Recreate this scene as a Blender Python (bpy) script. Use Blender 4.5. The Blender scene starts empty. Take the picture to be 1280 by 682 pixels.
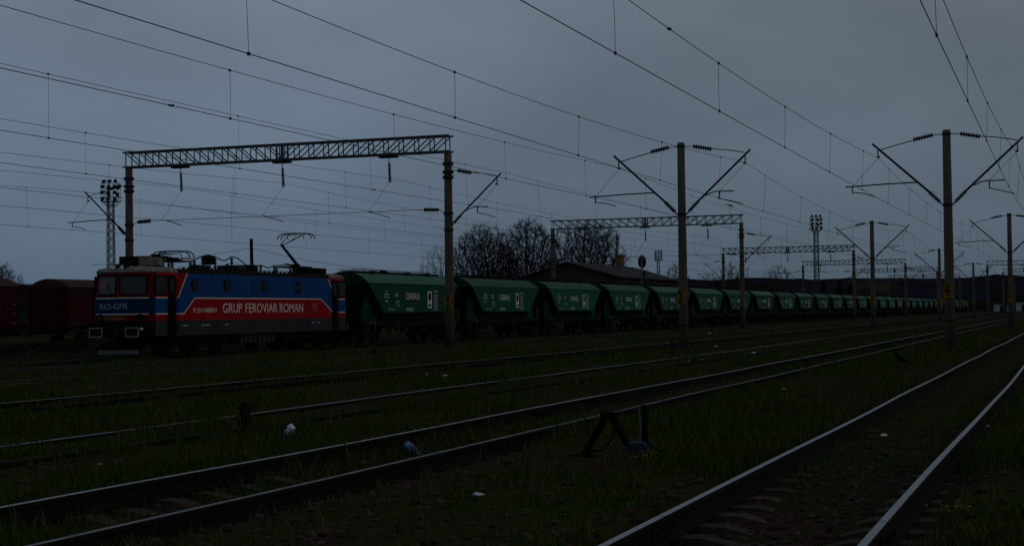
import bpy, bmesh, math, random
import numpy as np
from mathutils import Vector, Matrix, noise

random.seed(7); rng = np.random.default_rng(7)
scene = bpy.context.scene
COL = scene.collection

# ------------------------------------------------------------------ camera
CAM_H = 1.387
cam_data = bpy.data.cameras.new('camera'); cam = bpy.data.objects.new('camera', cam_data); COL.objects.link(cam)
cam_data.sensor_width = 36.0; cam_data.lens = 55.66; cam_data.clip_start = 0.1; cam_data.clip_end = 12000
Rr = Vector((0.941423, 0.336983, -0.012867)); Uu = Vector((0.020609, -0.019406, 0.999599)); Bb = Vector((0.336598, -0.941311, -0.025214))
m4 = Matrix(((Rr.x, Uu.x, Bb.x, 0), (Rr.y, Uu.y, Bb.y, 0), (Rr.z, Uu.z, Bb.z, CAM_H), (0, 0, 0, 1)))
cam.matrix_world = m4
scene.camera = cam

# ------------------------------------------------------------------ sky, sun, exposure
SUN_EL, SUN_AZ = math.radians(27), math.radians(84)       # azimuth measured from +Y towards +X
world = bpy.data.worlds.new('World'); scene.world = world; world.use_nodes = True
nt = world.node_tree; nt.nodes.clear()
N = nt.nodes.new; L = nt.links.new
out = N('ShaderNodeOutputWorld'); bg = N('ShaderNodeBackground'); L(bg.outputs[0], out.inputs[0])
bg.inputs['Strength'].default_value = 0.1
sky = N('ShaderNodeTexSky'); sky.sky_type = 'NISHITA'; sky.sun_disc = False
sky.sun_elevation = SUN_EL; sky.sun_rotation = SUN_AZ; sky.air_density = 1.0; sky.dust_density = 2.0
tc = N('ShaderNodeTexCoord')
mp = N('ShaderNodeMapping'); mp.inputs['Scale'].default_value = (1.0, 1.15, 2.8); mp.inputs['Rotation'].default_value = (0.25, -0.2, 0.6); L(tc.outputs['Generated'], mp.inputs['Vector'])
ns = N('ShaderNodeTexNoise'); ns.inputs['Scale'].default_value = 2.6; ns.inputs['Detail'].default_value = 5; ns.inputs['Roughness'].default_value = 0.5
L(mp.outputs[0], ns.inputs['Vector'])
# the cloud deck: bluish and thinner to the west (-X), greyer and heavier to the east
sep = N('ShaderNodeSeparateXYZ'); L(tc.outputs['Generated'], sep.inputs[0])
grad = N('ShaderNodeMapRange'); grad.inputs['From Min'].default_value = -0.7; grad.inputs['From Max'].default_value = 0.05
L(sep.outputs['X'], grad.inputs['Value'])
cr = N('ShaderNodeMix'); cr.data_type = 'RGBA'
cr.inputs[6].default_value = (6.3, 8.5, 11.4, 1); cr.inputs[7].default_value = (4.7, 5.7, 7.1, 1)
L(grad.outputs[0], cr.inputs[0])
cl = N('ShaderNodeMapRange'); cl.inputs['From Min'].default_value = 0.3; cl.inputs['From Max'].default_value = 0.7
cl.inputs['To Min'].default_value = 0.76; cl.inputs['To Max'].default_value = 1.18
L(ns.outputs['Fac'], cl.inputs['Value'])
# an overcast deck is darker and bluer towards the horizon
el = N('ShaderNodeMapRange'); el.inputs['From Min'].default_value = 0.0; el.inputs['From Max'].default_value = 0.2; L(sep.outputs['Z'], el.inputs['Value'])
elc = N('ShaderNodeMix'); elc.data_type = 'RGBA'; elc.inputs[6].default_value = (0.58, 0.68, 0.75, 1); elc.inputs[7].default_value = (1.04, 1.0, 0.98, 1); L(el.outputs[0], elc.inputs[0])
elm = N('ShaderNodeVectorMath'); elm.operation = 'MULTIPLY'; L(cr.outputs[2], elm.inputs[0]); L(elc.outputs[2], elm.inputs[1])
vm = N('ShaderNodeVectorMath'); vm.operation = 'SCALE'; L(elm.outputs[0], vm.inputs[0]); L(cl.outputs[0], vm.inputs['Scale'])
mx = N('ShaderNodeMix'); mx.data_type = 'RGBA'; mx.inputs[0].default_value = 0.9
L(sky.outputs[0], mx.inputs[6]); L(vm.outputs[0], mx.inputs[7]); L(mx.outputs[2], bg.inputs['Color'])

sd = bpy.data.lights.new('sun', 'SUN'); sd.energy = 0.6; sd.angle = math.radians(18); sd.color = (1.0, 0.95, 0.88)
sun = bpy.data.objects.new('sun', sd); COL.objects.link(sun)
sdir = Vector((math.sin(SUN_AZ) * math.cos(SUN_EL), math.cos(SUN_AZ) * math.cos(SUN_EL), math.sin(SUN_EL)))
sun.rotation_euler = sdir.to_track_quat('Z', 'Y').to_euler()
vs = scene.view_settings; vs.view_transform = 'Standard'; vs.look = 'None'; vs.exposure = -1.9; vs.gamma = 1.0
scene.render.resolution_x, scene.render.resolution_y = 1024, 545
scene.cycles.max_bounces = 5; scene.cycles.diffuse_bounces = 2; scene.cycles.glossy_bounces = 2
scene.cycles.transparent_max_bounces = 8

# ------------------------------------------------------------------ materials
def mat(name, col, rough=0.7, metal=0.0, var=0.25, scale=6.0, bump=0.0, obj_var=0.0, streak=None, spec=0.12, island=0.0, col2=None):
    m = bpy.data.materials.new(name); m.use_nodes = True
    t = m.node_tree; b = t.nodes['Principled BSDF']
    b.inputs['Roughness'].default_value = rough; b.inputs['Metallic'].default_value = metal
    b.inputs['Specular IOR Level'].default_value = spec
    co = t.nodes.new('ShaderNodeTexCoord'); n = t.nodes.new('ShaderNodeTexNoise')
    n.inputs['Scale'].default_value = scale; n.inputs['Detail'].default_value = 6
    if streak:
        mpn = t.nodes.new('ShaderNodeMapping'); mpn.inputs['Scale'].default_value = streak
        t.links.new(co.outputs['Object'], mpn.inputs[0]); t.links.new(mpn.outputs[0], n.inputs['Vector'])
    else: t.links.new(co.outputs['Object'], n.inputs['Vector'])
    r = t.nodes.new('ShaderNodeMapRange'); r.inputs['From Min'].default_value = 0.3; r.inputs['From Max'].default_value = 0.7
    t.links.new(n.outputs['Fac'], r.inputs['Value'])
    mixn = t.nodes.new('ShaderNodeMix'); mixn.data_type = 'RGBA'
    c2 = col2 if col2 else tuple(c * (1 - var) for c in col); c1 = col if col2 else tuple(c * (1 + var) for c in col)
    mixn.inputs[6].default_value = (*c1, 1); mixn.inputs[7].default_value = (*c2, 1)
    t.links.new(r.outputs[0], mixn.inputs[0]); last = mixn.outputs[2]
    if obj_var or island:
        if obj_var: src = t.nodes.new('ShaderNodeObjectInfo').outputs['Random']; amt = obj_var
        else: src = t.nodes.new('ShaderNodeNewGeometry').outputs['Random Per Island']; amt = island
        rr = t.nodes.new('ShaderNodeMapRange'); rr.inputs['To Min'].default_value = 1 - amt; rr.inputs['To Max'].default_value = 1 + amt
        t.links.new(src, rr.inputs['Value'])
        v = t.nodes.new('ShaderNodeVectorMath'); v.operation = 'SCALE'
        t.links.new(last, v.inputs[0]); t.links.new(rr.outputs[0], v.inputs['Scale']); last = v.outputs[0]
    t.links.new(last, b.inputs['Base Color'])
    if bump:
        bp = t.nodes.new('ShaderNodeBump'); bp.inputs['Strength'].default_value = bump; bp.inputs['Distance'].default_value = 0.03
        n2 = t.nodes.new('ShaderNodeTexNoise'); n2.inputs['Scale'].default_value = scale * 4; n2.inputs['Detail'].default_value = 6
        t.links.new(co.outputs['Object'], n2.inputs['Vector'])
        t.links.new(n2.outputs['Fac'], bp.inputs['Height']); t.links.new(bp.outputs[0], b.inputs['Normal'])
    return m

M = {}
M['concrete'] = mat('pole_concrete', (0.088, 0.072, 0.052), 0.9, var=0.25, scale=3, bump=0.3, streak=(3, 3, 0.5))
M['foundation'] = mat('foundation_concrete', (0.022, 0.019, 0.019), 0.95, var=0.3, scale=5, bump=0.4)
M['sleeper'] = mat('sleeper_concrete', (0.048, 0.032, 0.023), 0.95, var=0.4, scale=9, bump=0.5, obj_var=0.2)
M['steel_mid'] = mat('half_worn_rail_steel', (0.26, 0.25, 0.25), 0.45, 1.0, var=0.5, scale=8)
M['steel_dull'] = mat('dull_rail_steel', (0.13, 0.12, 0.12), 0.5, 1.0, var=0.5, scale=8)
M['steel'] = mat('worn_rail_steel', (0.36, 0.35, 0.36), 0.38, 1.0, var=0.3, scale=26, col2=(0.20, 0.19, 0.19))
M['rust'] = mat('rail_rust', (0.009, 0.006, 0.005), 0.95, spec=0.12, var=0.4, scale=20, bump=0.4)
M['galv'] = mat('galvanised_steel', (0.06, 0.058, 0.06), 0.7, 0.2, var=0.3, scale=4)
M['truss'] = mat('gantry_steel', (0.07, 0.07, 0.075), 0.7, 0.2, var=0.35, scale=3)
M['arm'] = mat('cantilever_steel', (0.03, 0.025, 0.022), 0.8, 0.1, var=0.3, scale=4)
M['wire'] = mat('copper_wire', (0.05, 0.042, 0.038), 0.6, 0.4, var=0.2)
M['insul'] = mat('insulator_glaze', (0.018, 0.011, 0.010), 0.3, var=0.2, spec=0.2)
M['yellow'] = mat('yellow_paint', (0.20, 0.115, 0.010), 0.8, spec=0.1, var=0.5, scale=12)
M['grey_edge'] = mat('plough_edge_grey', (0.11, 0.11, 0.11), 0.7)
M['black'] = mat('black_paint', (0.004, 0.0038, 0.0038), 0.8, spec=0.03, var=0.3)
M['dark'] = mat('dark_underframe', (0.009, 0.008, 0.0075), 0.9, spec=0.05, var=0.4, scale=4)
M['red'] = mat('loco_red', (0.29, 0.0045, 0.010), 0.55, spec=0.06, var=0.22, scale=1.5, bump=0.03, streak=(1, 3, 0.5))
M['redshadegrime'] = mat('shaded_grimy_nose_red', (0.12, 0.005, 0.007), 0.7, spec=0.05, var=0.4, scale=2.5, streak=(2, 2, 0.6), col2=(0.06, 0.008, 0.008))  # loco red darkened to paint in the nose's shade, plus grimy streaks
M['blueshadegrime'] = mat('shaded_grimy_nose_blue', (0.004, 0.030, 0.105), 0.7, spec=0.05, scale=2.5, streak=(2, 2, 0.6), col2=(0.006, 0.018, 0.045))  # same for the blue: nose shade put into the colour, with streaked grime
M['blue'] = mat('loco_blue', (0.003, 0.050, 0.185), 0.55, spec=0.08, var=0.22, scale=1.5, bump=0.03, streak=(1, 3, 0.5))
M['grey'] = mat('loco_grey', (0.024, 0.027, 0.029), 0.6, var=0.25, scale=2, streak=(1, 3, 0.4))
M['white'] = mat('white_paint', (0.72, 0.66, 0.6), 0.6, var=0.1, scale=4)
M['dimwhite'] = mat('faded_white_print', (0.30, 0.33, 0.33), 0.7, var=0.3, scale=9)
M['dimred'] = mat('faded_print', (0.36, 0.12, 0.11), 0.7, var=0.3, scale=9)
M['cream'] = mat('cab_roof_cream', (0.26, 0.235, 0.19), 0.7, var=0.35, scale=2.5, streak=(3, 1.2, 1), col2=(0.09, 0.066, 0.045))
M['roof'] = mat('loco_roof', (0.016, 0.012, 0.009), 0.85, var=0.4, scale=3)
M['glass'] = mat('dark_glass', (0.008, 0.012, 0.014), 0.15, var=0.1, spec=0.4)
M['lamp'] = mat('lamp_glass', (0.75, 0.72, 0.68), 0.2, var=0.05)
M['porthole'] = mat('porthole_glass', (0.006, 0.007, 0.008), 0.2, var=0.1, spec=0.3)
M['green'] = mat('wagon_green', (0.004, 0.090, 0.052), 0.6, spec=0.06, var=0.2, scale=1.6, bump=0.03, streak=(1, 3.5, 0.4), obj_var=0.3, col2=(0.010, 0.058, 0.037))
M['greendirt'] = mat('wagon_roof_green', (0.016, 0.105, 0.065), 0.7, spec=0.1, var=0.3, scale=1.6, obj_var=0.45, streak=(2.5, 1.2, 1), col2=(0.06, 0.085, 0.06))
M['greendark'] = mat('wagon_end_green', (0.003, 0.034, 0.021), 0.8, spec=0.05, var=0.3, scale=2)
M['boxred'] = mat('oxide_red_boards', (0.038, 0.0065, 0.005), 0.9, spec=0.1, var=0.4, scale=2, streak=(2, 2, 0.5), obj_var=0.15)
M['boxroof'] = mat('oxide_red_roof', (0.052, 0.016, 0.011), 0.85, var=0.3, scale=2)
M['orange'] = mat('orange_paint', (0.42, 0.12, 0.02), 0.7, var=0.3)
M['handyellow'] = mat('handrail_yellow', (0.17, 0.105, 0.025), 0.8, var=0.3)
M['bark'] = mat('tree_bark', (0.02, 0.016, 0.013), 0.95, var=0.3, scale=4)
M['twig'] = mat('bare_twigs', (0.024, 0.017, 0.015), 0.95, var=0.3, island=0.3)
M['redtwig'] = mat('reddish_twigs', (0.045, 0.024, 0.016), 0.95, var=0.3, island=0.4)
M['conifer'] = mat('conifer_needles', (0.018, 0.03, 0.016), 0.9, var=0.4, island=0.4)
M['bush'] = mat('bush_twigs', (0.022, 0.015, 0.010), 0.95, var=0.35, island=0.5)
M['spring'] = mat('spring_leaves', (0.07, 0.085, 0.025), 0.9, var=0.3, island=0.4)
M['wallb'] = mat('building_plaster', (0.045, 0.033, 0.024), 0.95, var=0.35, scale=0.8, bump=0.2)
M['tiles'] = mat('roof_tiles', (0.034, 0.032, 0.033), 0.8, var=0.3, scale=2.0, bump=0.3, obj_var=0.25)
M['brick'] = mat('chimney_brick', (0.16, 0.075, 0.035), 0.9, var=0.4, scale=6, bump=0.4)
M['plastic'] = mat('bluish_plastic', (0.28, 0.42, 0.55), 0.25, var=0.2, scale=20)
M['paper'] = mat('white_paper', (0.62, 0.6, 0.58), 0.85, var=0.2, scale=20)
M['bottle'] = mat('blue_bottle', (0.09, 0.16, 0.26), 0.2, var=0.2, scale=14)
M['box_blue'] = mat('weathered_blue_box', (0.014, 0.022, 0.04), 0.6, var=0.4, scale=14)
M['crow'] = mat('crow_feathers', (0.005, 0.005, 0.006), 0.7, var=0.3, spec=0.03)
M['redpost'] = mat('red_post', (0.075, 0.008, 0.006), 0.7, var=0.4, scale=12)
M['flower'] = mat('dandelion_yellow', (0.20, 0.145, 0.01), 0.8, var=0.2)
M['stone'] = mat('ballast_stone', (0.042, 0.024, 0.017), 0.95, var=0.4, scale=10, island=0.5)
M['pink'] = mat('brick_scrap', (0.42, 0.2, 0.15), 0.9, var=0.3, scale=12)
M['hill'] = mat('hill_woodland', (0.013, 0.0145, 0.022), 1.0, var=0.35, scale=0.012, spec=0.0)
M['grassb'] = mat('grass_blades', (0.027, 0.060, 0.010), 0.9, var=0.5, scale=0.35, island=0.5, spec=0.03, col2=(0.042, 0.050, 0.011))
M['drygrass'] = mat('dry_grass', (0.06, 0.045, 0.02), 0.9, var=0.3, island=0.4, spec=0.2)

def ground_material():
    m = bpy.data.materials.new('weedy_ground'); m.use_nodes = True; t = m.node_tree; b = t.nodes['Principled BSDF']
    b.inputs['Roughness'].default_value = 0.97; b.inputs['Specular IOR Level'].default_value = 0.0
    co = t.nodes.new('ShaderNodeTexCoord')
    def nz(s, d=6):
        n = t.nodes.new('ShaderNodeTexNoise'); n.inputs['Scale'].default_value = s; n.inputs['Detail'].default_value = d
        t.links.new(co.outputs['Object'], n.inputs['Vector']); return n.outputs['Fac']
    def rng_(src, a, bb):
        r = t.nodes.new('ShaderNodeMapRange'); r.inputs['From Min'].default_value = a; r.inputs['From Max'].default_value = bb
        t.links.new(src, r.inputs['Value']); return r.outputs[0]
    def mixc(f, c1, c2):
        x = t.nodes.new('ShaderNodeMix'); x.data_type = 'RGBA'; t.links.new(f, x.inputs[0])
        for i, c in ((6, c1), (7, c2)):
            if isinstance(c, tuple): x.inputs[i].default_value = (*c, 1)
            else: t.links.new(c, x.inputs[i])
        return x.outputs[2]
    dirt = mixc(rng_(nz(14), 0.35, 0.65), (0.016, 0.0105, 0.0075), (0.055, 0.034, 0.023))
    grass = mixc(rng_(nz(3.5), 0.35, 0.65), (0.014, 0.028, 0.006), (0.030, 0.036, 0.010))
    c = mixc(rng_(nz(0.45), 0.40, 0.60), grass, dirt)
    t.links.new(c, b.inputs['Base Color'])
    bp = t.nodes.new('ShaderNodeBump'); bp.inputs['Strength'].default_value = 0.7; bp.inputs['Distance'].default_value = 0.06
    t.links.new(nz(22, 8), bp.inputs['Height']); t.links.new(bp.outputs[0], b.inputs['Normal'])
    return m
M['ground'] = ground_material()

# ------------------------------------------------------------------ mesh builder
class MB:
    def __init__(s): s.v = []; s.f = []; s.m = []
    def add(s, vs_, fs, mi=0):
        o = len(s.v); s.v.extend([tuple(p) for p in vs_])
        for f in fs: s.f.append(tuple(i + o for i in f)); s.m.append(mi)
    def box(s, c, d, mi=0, rot=None):
        hx, hy, hz = d[0] / 2, d[1] / 2, d[2] / 2
        p = [Vector((x * hx, y * hy, z * hz)) for x in (-1, 1) for y in (-1, 1) for z in (-1, 1)]
        if rot is not None: p = [rot @ q for q in p]
        p = [q + Vector(c) for q in p]
        s.add(p, [(0, 1, 3, 2), (4, 6, 7, 5), (0, 4, 5, 1), (2, 3, 7, 6), (0, 2, 6, 4), (1, 5, 7, 3)], mi); return s
    def tube(s, pts, r, n=6, mi=0, caps=True):
        pts = [Vector(p) for p in pts]; rs = r if isinstance(r, (list, tuple)) else [r] * len(pts)
        rings = []; prev = None
        for i, p in enumerate(pts):
            t = (pts[min(i + 1, len(pts) - 1)] - pts[max(i - 1, 0)])
            if t.length < 1e-9: t = Vector((0, 0, 1))
            t.normalize()
            if prev is None:
                a = Vector((0, 0, 1)) if abs(t.z) < 0.9 else Vector((1, 0, 0)); u = t.cross(a).normalized()
            else:
                u = prev - t * prev.dot(t)
                if u.length < 1e-6: u = t.orthogonal()
                u.normalize()
            prev = u; w = t.cross(u)
            rings.append([p + (u * math.cos(2 * math.pi * k / n) + w * math.sin(2 * math.pi * k / n)) * rs[i] for k in range(n)])
        vs_ = [q for rg in rings for q in rg]; fs = []
        for i in range(len(pts) - 1):
            for k in range(n):
                a = i * n + k; b = i * n + (k + 1) % n; fs.append((a, b, b + n, a + n))
        if caps: fs.append(tuple(reversed(range(n)))); fs.append(tuple(range((len(pts) - 1) * n, len(pts) * n)))
        s.add(vs_, fs, mi); return s
    def insulator(s, a, b, r=0.07, n_disc=6, mi=0, sides=8):
        a, b = Vector(a), Vector(b); pts = []; rs = []
        for i in range(n_disc):
            for q, rr in ((0.05, 0.35), (0.35, 1.0), (0.55, 1.0), (0.9, 0.4)):
                pts.append(a.lerp(b, (i + q) / n_disc)); rs.append(r * rr)
        return s.tube(pts, rs, sides, mi)
    def prism(s, poly, axis, lo, hi, mi=0):
        """poly: 2D points in the two axes other than `axis` (order x,y,z), extruded from lo to hi"""
        def P(p, w):
            if axis == 0: return (w, p[0], p[1])
            if axis == 1: return (p[0], w, p[1])
            return (p[0], p[1], w)
        n = len(poly)
        vs_ = [P(p, lo) for p in poly] + [P(p, hi) for p in poly]
        fs = [tuple(range(n)), tuple(reversed(range(n, 2 * n)))] + [(i, n + i, n + (i + 1) % n, (i + 1) % n) for i in range(n)]
        s.add(vs_, fs, mi); return s
    def face(s, pts, mi=0): s.add(pts, [tuple(range(len(pts)))], mi); return s
    def mesh(s, name, mats, smooth=False):
        me = bpy.data.meshes.new(name); me.from_pydata(s.v, [], s.f)
        for mm in mats: me.materials.append(mm)
        if len(mats) > 1: me.polygons.foreach_set('material_index', s.m)
        bm = bmesh.new(); bm.from_mesh(me); bmesh.ops.recalc_face_normals(bm, faces=bm.faces); bm.to_mesh(me); bm.free()
        if smooth: me.polygons.foreach_set('use_smooth', [True] * len(me.polygons))
        return me
    def build(s, name, mats, parent=None, smooth=False, loc=None):
        if not isinstance(mats, (list, tuple)): mats = [mats]
        return link(name, s.mesh(name, mats, smooth), parent, loc)

def link(name, me, parent=None, loc=None):
    o = bpy.data.objects.new(name, me); COL.objects.link(o)
    if parent: o.parent = parent
    if loc is not None: o.location = loc
    return o
def thing(name, label, cat, loc=(0, 0, 0), rotz=0, group=None):
    o = bpy.data.objects.new(name, None); COL.objects.link(o); o.location = loc; o.rotation_euler = (0, 0, rotz)
    o.empty_display_size = 0.3
    return tag(o, label, cat, group)
def tag(o, label, cat, group=None):
    o['label'] = label; o['category'] = cat
    if group: o['group'] = group
    return o
def structure(o): o['kind'] = 'structure'; return o
def stuff(o, label=None, cat=None):
    o['kind'] = 'stuff'
    if label: o['label'] = label
    if cat: o['category'] = cat
    return o
def copy_tree(o, parent=None):
    c = o.copy(); COL.objects.link(c); c.parent = parent
    for ch in list(o.children): copy_tree(ch, c)
    return c
def place(o, loc, label, group=None):
    o.location = loc; o['label'] = label
    if group: o['group'] = group
    return o

_dg = None
def text_mesh(txt, size, depth=0.004, align='LEFT', squeeze=1.0, bold=0.0):
    cu = bpy.data.curves.new('t', 'FONT'); cu.body = txt; cu.size = size; cu.extrude = depth; cu.align_x = align; cu.resolution_u = 3; cu.offset = bold
    ob = bpy.data.objects.new('t', cu); COL.objects.link(ob); bpy.context.view_layer.update()
    me = bpy.data.meshes.new_from_object(ob.evaluated_get(bpy.context.evaluated_depsgraph_get()))
    bpy.data.objects.remove(ob); bpy.data.curves.remove(cu)
    if squeeze != 1.0:
        for v in me.vertices: v.co.x *= squeeze
    me.materials.clear(); return me
def text(name, txt, size, material, parent, right, up, pos, depth=0.004, align='LEFT', squeeze=1.0, width=None, bold=0.0):
    me = text_mesh(txt, size, depth, align, squeeze, bold)
    if width:
        xs = [v.co.x for v in me.vertices]; w = max(xs) - min(xs); k = width / w
        for v in me.vertices: v.co.x *= k
    R_, U_ = Vector(right).normalized(), Vector(up).normalized(); F_ = R_.cross(U_)
    for v in me.vertices: v.co = R_ * v.co.x + U_ * v.co.y + F_ * v.co.z + Vector(pos)
    me.materials.append(material); me.name = name
    return link(name, me, parent)

# ------------------------------------------------------------------ ground level
K = 0.0072                                            # the yard falls a little to the west
def rail_z(x): return K * max(min(x, 15), -70)
T = {'t1': -1.974, 't2': -7.038, 't3': -11.141, 't4': -17.69, 't5': -24.87, 't6': -31.7, 't7': -37.54, 't8': -43.4, 't9': -49.6, 't10': -56.3}
TX = sorted(T.values()); BURY = {'t1': 0.185, 't2': 0.175, 't3': 0.06, 't4': 0.12, 't5': 0.03, 't6': 0.03, 't7': 0.16, 't8': 0.08}
def gz(x, y):
    d = min(abs(x - t) for t in TX)
    base = rail_z(x)
    inside = max(0.0, min(1.0, (1.25 - d) / 0.35))
    near = min(T, key=lambda k_: abs(x - T[k_])); bury = BURY.get(near, 0.10)
    if near == 't1': bury = 0.232 - 0.06 * max(0.0, min(1.0, (y - 10) / 7))
    if near == 't2': bury = 0.225 - 0.045 * max(0.0, min(1.0, (y - 14) / 8))
    lift = -0.075 * (1 - inside) - bury * inside
    n = noise.noise(Vector((x * 0.9, y * 0.5, 0))) * 0.035 + noise.noise(Vector((x * 0.21, y * 0.13, 3.1))) * 0.05
    return base + lift + n * (0.35 if d < 1.3 else 1.0)

xs = np.unique(np.concatenate([np.linspace(-3500, -300, 10), np.linspace(-300, -62, 16), np.arange(-62, -26, 0.8), np.arange(-26, 6, 0.22), np.linspace(6, 60, 16), np.linspace(60, 3500, 10)]))
ys = np.unique(np.concatenate([np.linspace(-500, -5, 8), np.arange(-4, 60, 0.6), np.arange(60, 200, 3), np.arange(200, 700, 20), np.linspace(700, 6000, 14)]))
gv = [(x, y, gz(x, y) if -200 < x < 200 and y < 700 else rail_z(x) - 0.13) for y in ys for x in xs]
nx = len(xs); gf = [(j * nx + i, j * nx + i + 1, (j + 1) * nx + i + 1, (j + 1) * nx + i) for j in range(len(ys) - 1) for i in range(nx - 1)]
gm = bpy.data.meshes.new('ground'); gm.from_pydata(gv, [], gf); gm.materials.append(M['ground'])
gm.polygons.foreach_set('use_smooth', [True] * len(gm.polygons))
structure(link('ground', gm))

# ------------------------------------------------------------------ hills on the horizon
hm = MB(); hv = []; A0, A1, NA = math.radians(-80), math.radians(60), 420
for i in range(NA + 1):
    a = A0 + (A1 - A0) * i / NA
    h = 50 + 6 * max(0, min(1, (-a - 0.15) / 0.6)) + 5 * noise.noise(Vector((a * 6, 0, 0))) + 2.0 * noise.noise(Vector((a * 40, 5, 0))) + 0.8 * noise.noise(Vector((a * 160, 9, 0)))
    for j in range(12):
        u = j / 11; r = 1900 + 1300 * u; prof = math.sin(min(1.0, u / .55) * math.pi / 2) if u < .55 else 1 - .25 * (u - .55) / .45
        rough = noise.noise(Vector((a * 30, u * 6, 1))) * 5 + noise.noise(Vector((a * 120, u * 22, 4))) * 2.2
        hv.append((math.sin(a) * r, math.cos(a) * r, -14 if j in (0, 11) else -6 + (h + 6) * prof + rough * min(1, u * 2)))
hf = [(i * 12 + j, (i + 1) * 12 + j, (i + 1) * 12 + j + 1, i * 12 + j + 1) for i in range(NA) for j in range(11)]
hm.add(hv, hf); structure(hm.build('hills', M['hill'], smooth=True))

# ------------------------------------------------------------------ railway tracks
def rail_profile():
    return [(-0.075, -0.172), (0.075, -0.172), (0.075, -0.158), (0.012, -0.142), (0.009, -0.05), (0.036, -0.036), (0.036, -0.008), (0.028, 0.0), (-0.028, 0.0), (-0.036, -0.008), (-0.036, -0.036), (-0.009, -0.05), (-0.012, -0.142), (-0.075, -0.158)]
def rail_mesh(x, y0, y1, step, wig, seed):
    n = max(2, int((y1 - y0) / step) + 1); pr = rail_profile(); k = len(pr); mb = MB(); vs_ = []
    for i in range(n):
        y = y0 + (y1 - y0) * i / (n - 1)
        dx = noise.noise(Vector((seed * 7.1, y * 0.11, 0))) * wig; dz = noise.noise(Vector((seed * 3.3, y * 0.13, 5))) * wig * 0.9
        vs_ += [(x + dx + p[0], y, rail_z(x) + dz + p[1]) for p in pr]
    for i in range(n - 1):
        for j in range(k):
            a = i * k + j; b = i * k + (j + 1) % k
            mb.f.append((a, b, b + k, a + k)); mb.m.append(1 if j in (7,) else 0)
    mb.v = vs_; mb.f += [tuple(range(k)), tuple(range((n - 1) * k, n * k))]; mb.m += [0, 0]
    return mb
sl = MB()   # concrete sleeper with a lowered waist
prof = [(-1.28, 0.0), (-0.5, 0.0), (-0.28, -0.055), (0.28, -0.055), (0.5, 0.0), (1.28, 0.0)]
for (xa, za), (xb, zb) in zip(prof[:-1], prof[1:]):
    wa = 0.115 if abs(xa) > 0.4 else 0.095; wb = 0.115 if abs(xb) > 0.4 else 0.095
    vs_ = [(xa, -wa - .03, -0.2), (xa, wa + .03, -0.2), (xa, wa, za), (xa, -wa, za), (xb, -wb - .03, -0.2), (xb, wb + .03, -0.2), (xb, wb, zb), (xb, -wb, zb)]
    fs = [(3, 7, 6, 2), (0, 3, 7, 4), (1, 5, 6, 2)]
    if xa < -1.2: fs.append((0, 1, 2, 3))
    if xb > 1.2: fs.append((4, 7, 6, 5))
    sl.add(vs_, [tuple(f) for f in fs])
SLEEPER = sl.mesh('sleeper', [M['sleeper']])
fp = MB().box((0, 0, 0), (0.02, 0.6, 0.085))
for q in (-0.22, -0.08, 0.08, 0.22): fp.tube([(-0.035, q, 0), (0.035, q, 0)], 0.017, 6)
FISH = fp.mesh('fishplate', [M['rust']])
def track(x, label, y0, y1, joints, wig, sl_range, sl_off=0.0, seed=1, tops=('steel', 'steel')):
    t = thing('railway_track', label, 'railway track', (0, 0, 0), group='parallel tracks of the yard')
    for s in (-1, 1):
        jx = sorted(joints.get(s, [])); ends = [y0] + jx + [y1]
        for a, b in zip(ends[:-1], ends[1:]):
            st = 0.7 if b < 90 else 4.0
            rail_mesh(x + s * 0.7535, a + 0.008, b - 0.008, st, wig, seed + s * 0.37).build('rail', [M['rust'], M[tops[(s + 1) // 2]]], t)
        for j in jx:
            for q in (-0.024, 0.024):
                dx = noise.noise(Vector(((seed + s * .37) * 7.1, j * 0.11, 0))) * wig; dz = noise.noise(Vector(((seed + s * .37) * 3.3, j * 0.13, 5))) * wig * 0.9
                link('fishplate', FISH, t, (x + s * 0.7535 + dx + q, j, rail_z(x) - 0.09 + dz))
    if sl_range:
        y = sl_range[0]
        while y < sl_range[1]:
            o = link('sleeper', SLEEPER, t, (x + random.uniform(-.02, .02), y, rail_z(x) - 0.172 + sl_off + random.uniform(-.012, .004)))
            o.rotation_euler = (0, K * -1 + random.uniform(-.008, .008), random.uniform(-.02, .02)); y += 0.62 + random.uniform(-.02, .03)
    return t
track(T['t1'], 'weedy track nearest the camera, with wide bright worn rail heads', 1, 900, {-1: [10.6, 35.6, 60], 1: [10.55, 23.3, 48]}, 0.030, (6.6, 34), 0.0, 1)
track(T['t2'], 'second track from the camera, passing the blue bottle and the low lever', 3, 900, {-1: [23, 48], 1: [17, 42]}, 0.022, (11, 46), 0.0, 2, ('steel', 'steel_dull'))
track(T['t3'], 'overgrown third track from the camera, rails broken up by grass', 6, 900, {-1: [26, 51], 1: [31]}, 0.022, (18, 42), -0.02, 3, ('steel', 'rust'))
track(T['t4'], 'fourth track from the camera, running just past the second row of poles', 10, 900, {-1: [40], 1: [36, 61]}, 0.02, (25, 55), -0.02, 4, ('steel', 'rust'))
track(T['t5'], 'nearly buried track in front of the lattice portals', 15, 900, {}, 0.02, None, 0, 5, ('steel_dull', 'steel_dull'))
track(T['t6'], 'empty track hidden in grass right in front of the train', 20, 900, {}, 0.02, None, 0, 6, ('steel_dull', 'steel_dull'))
track(T['t7'], 'track that carries the locomotive and the green wagons', 20, 900, {}, 0.015, (44, 110), 0, 7, ('steel_dull', 'steel_dull'))
track(T['t8'], 'track directly behind the green train', 25, 900, {}, 0.02, None, 0, 8, ('steel_dull', 'steel_dull'))
track(T['t9'], 'second track behind the green train', 30, 900, {}, 0.02, None, 0, 9, ('steel_dull', 'steel_dull'))
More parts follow.
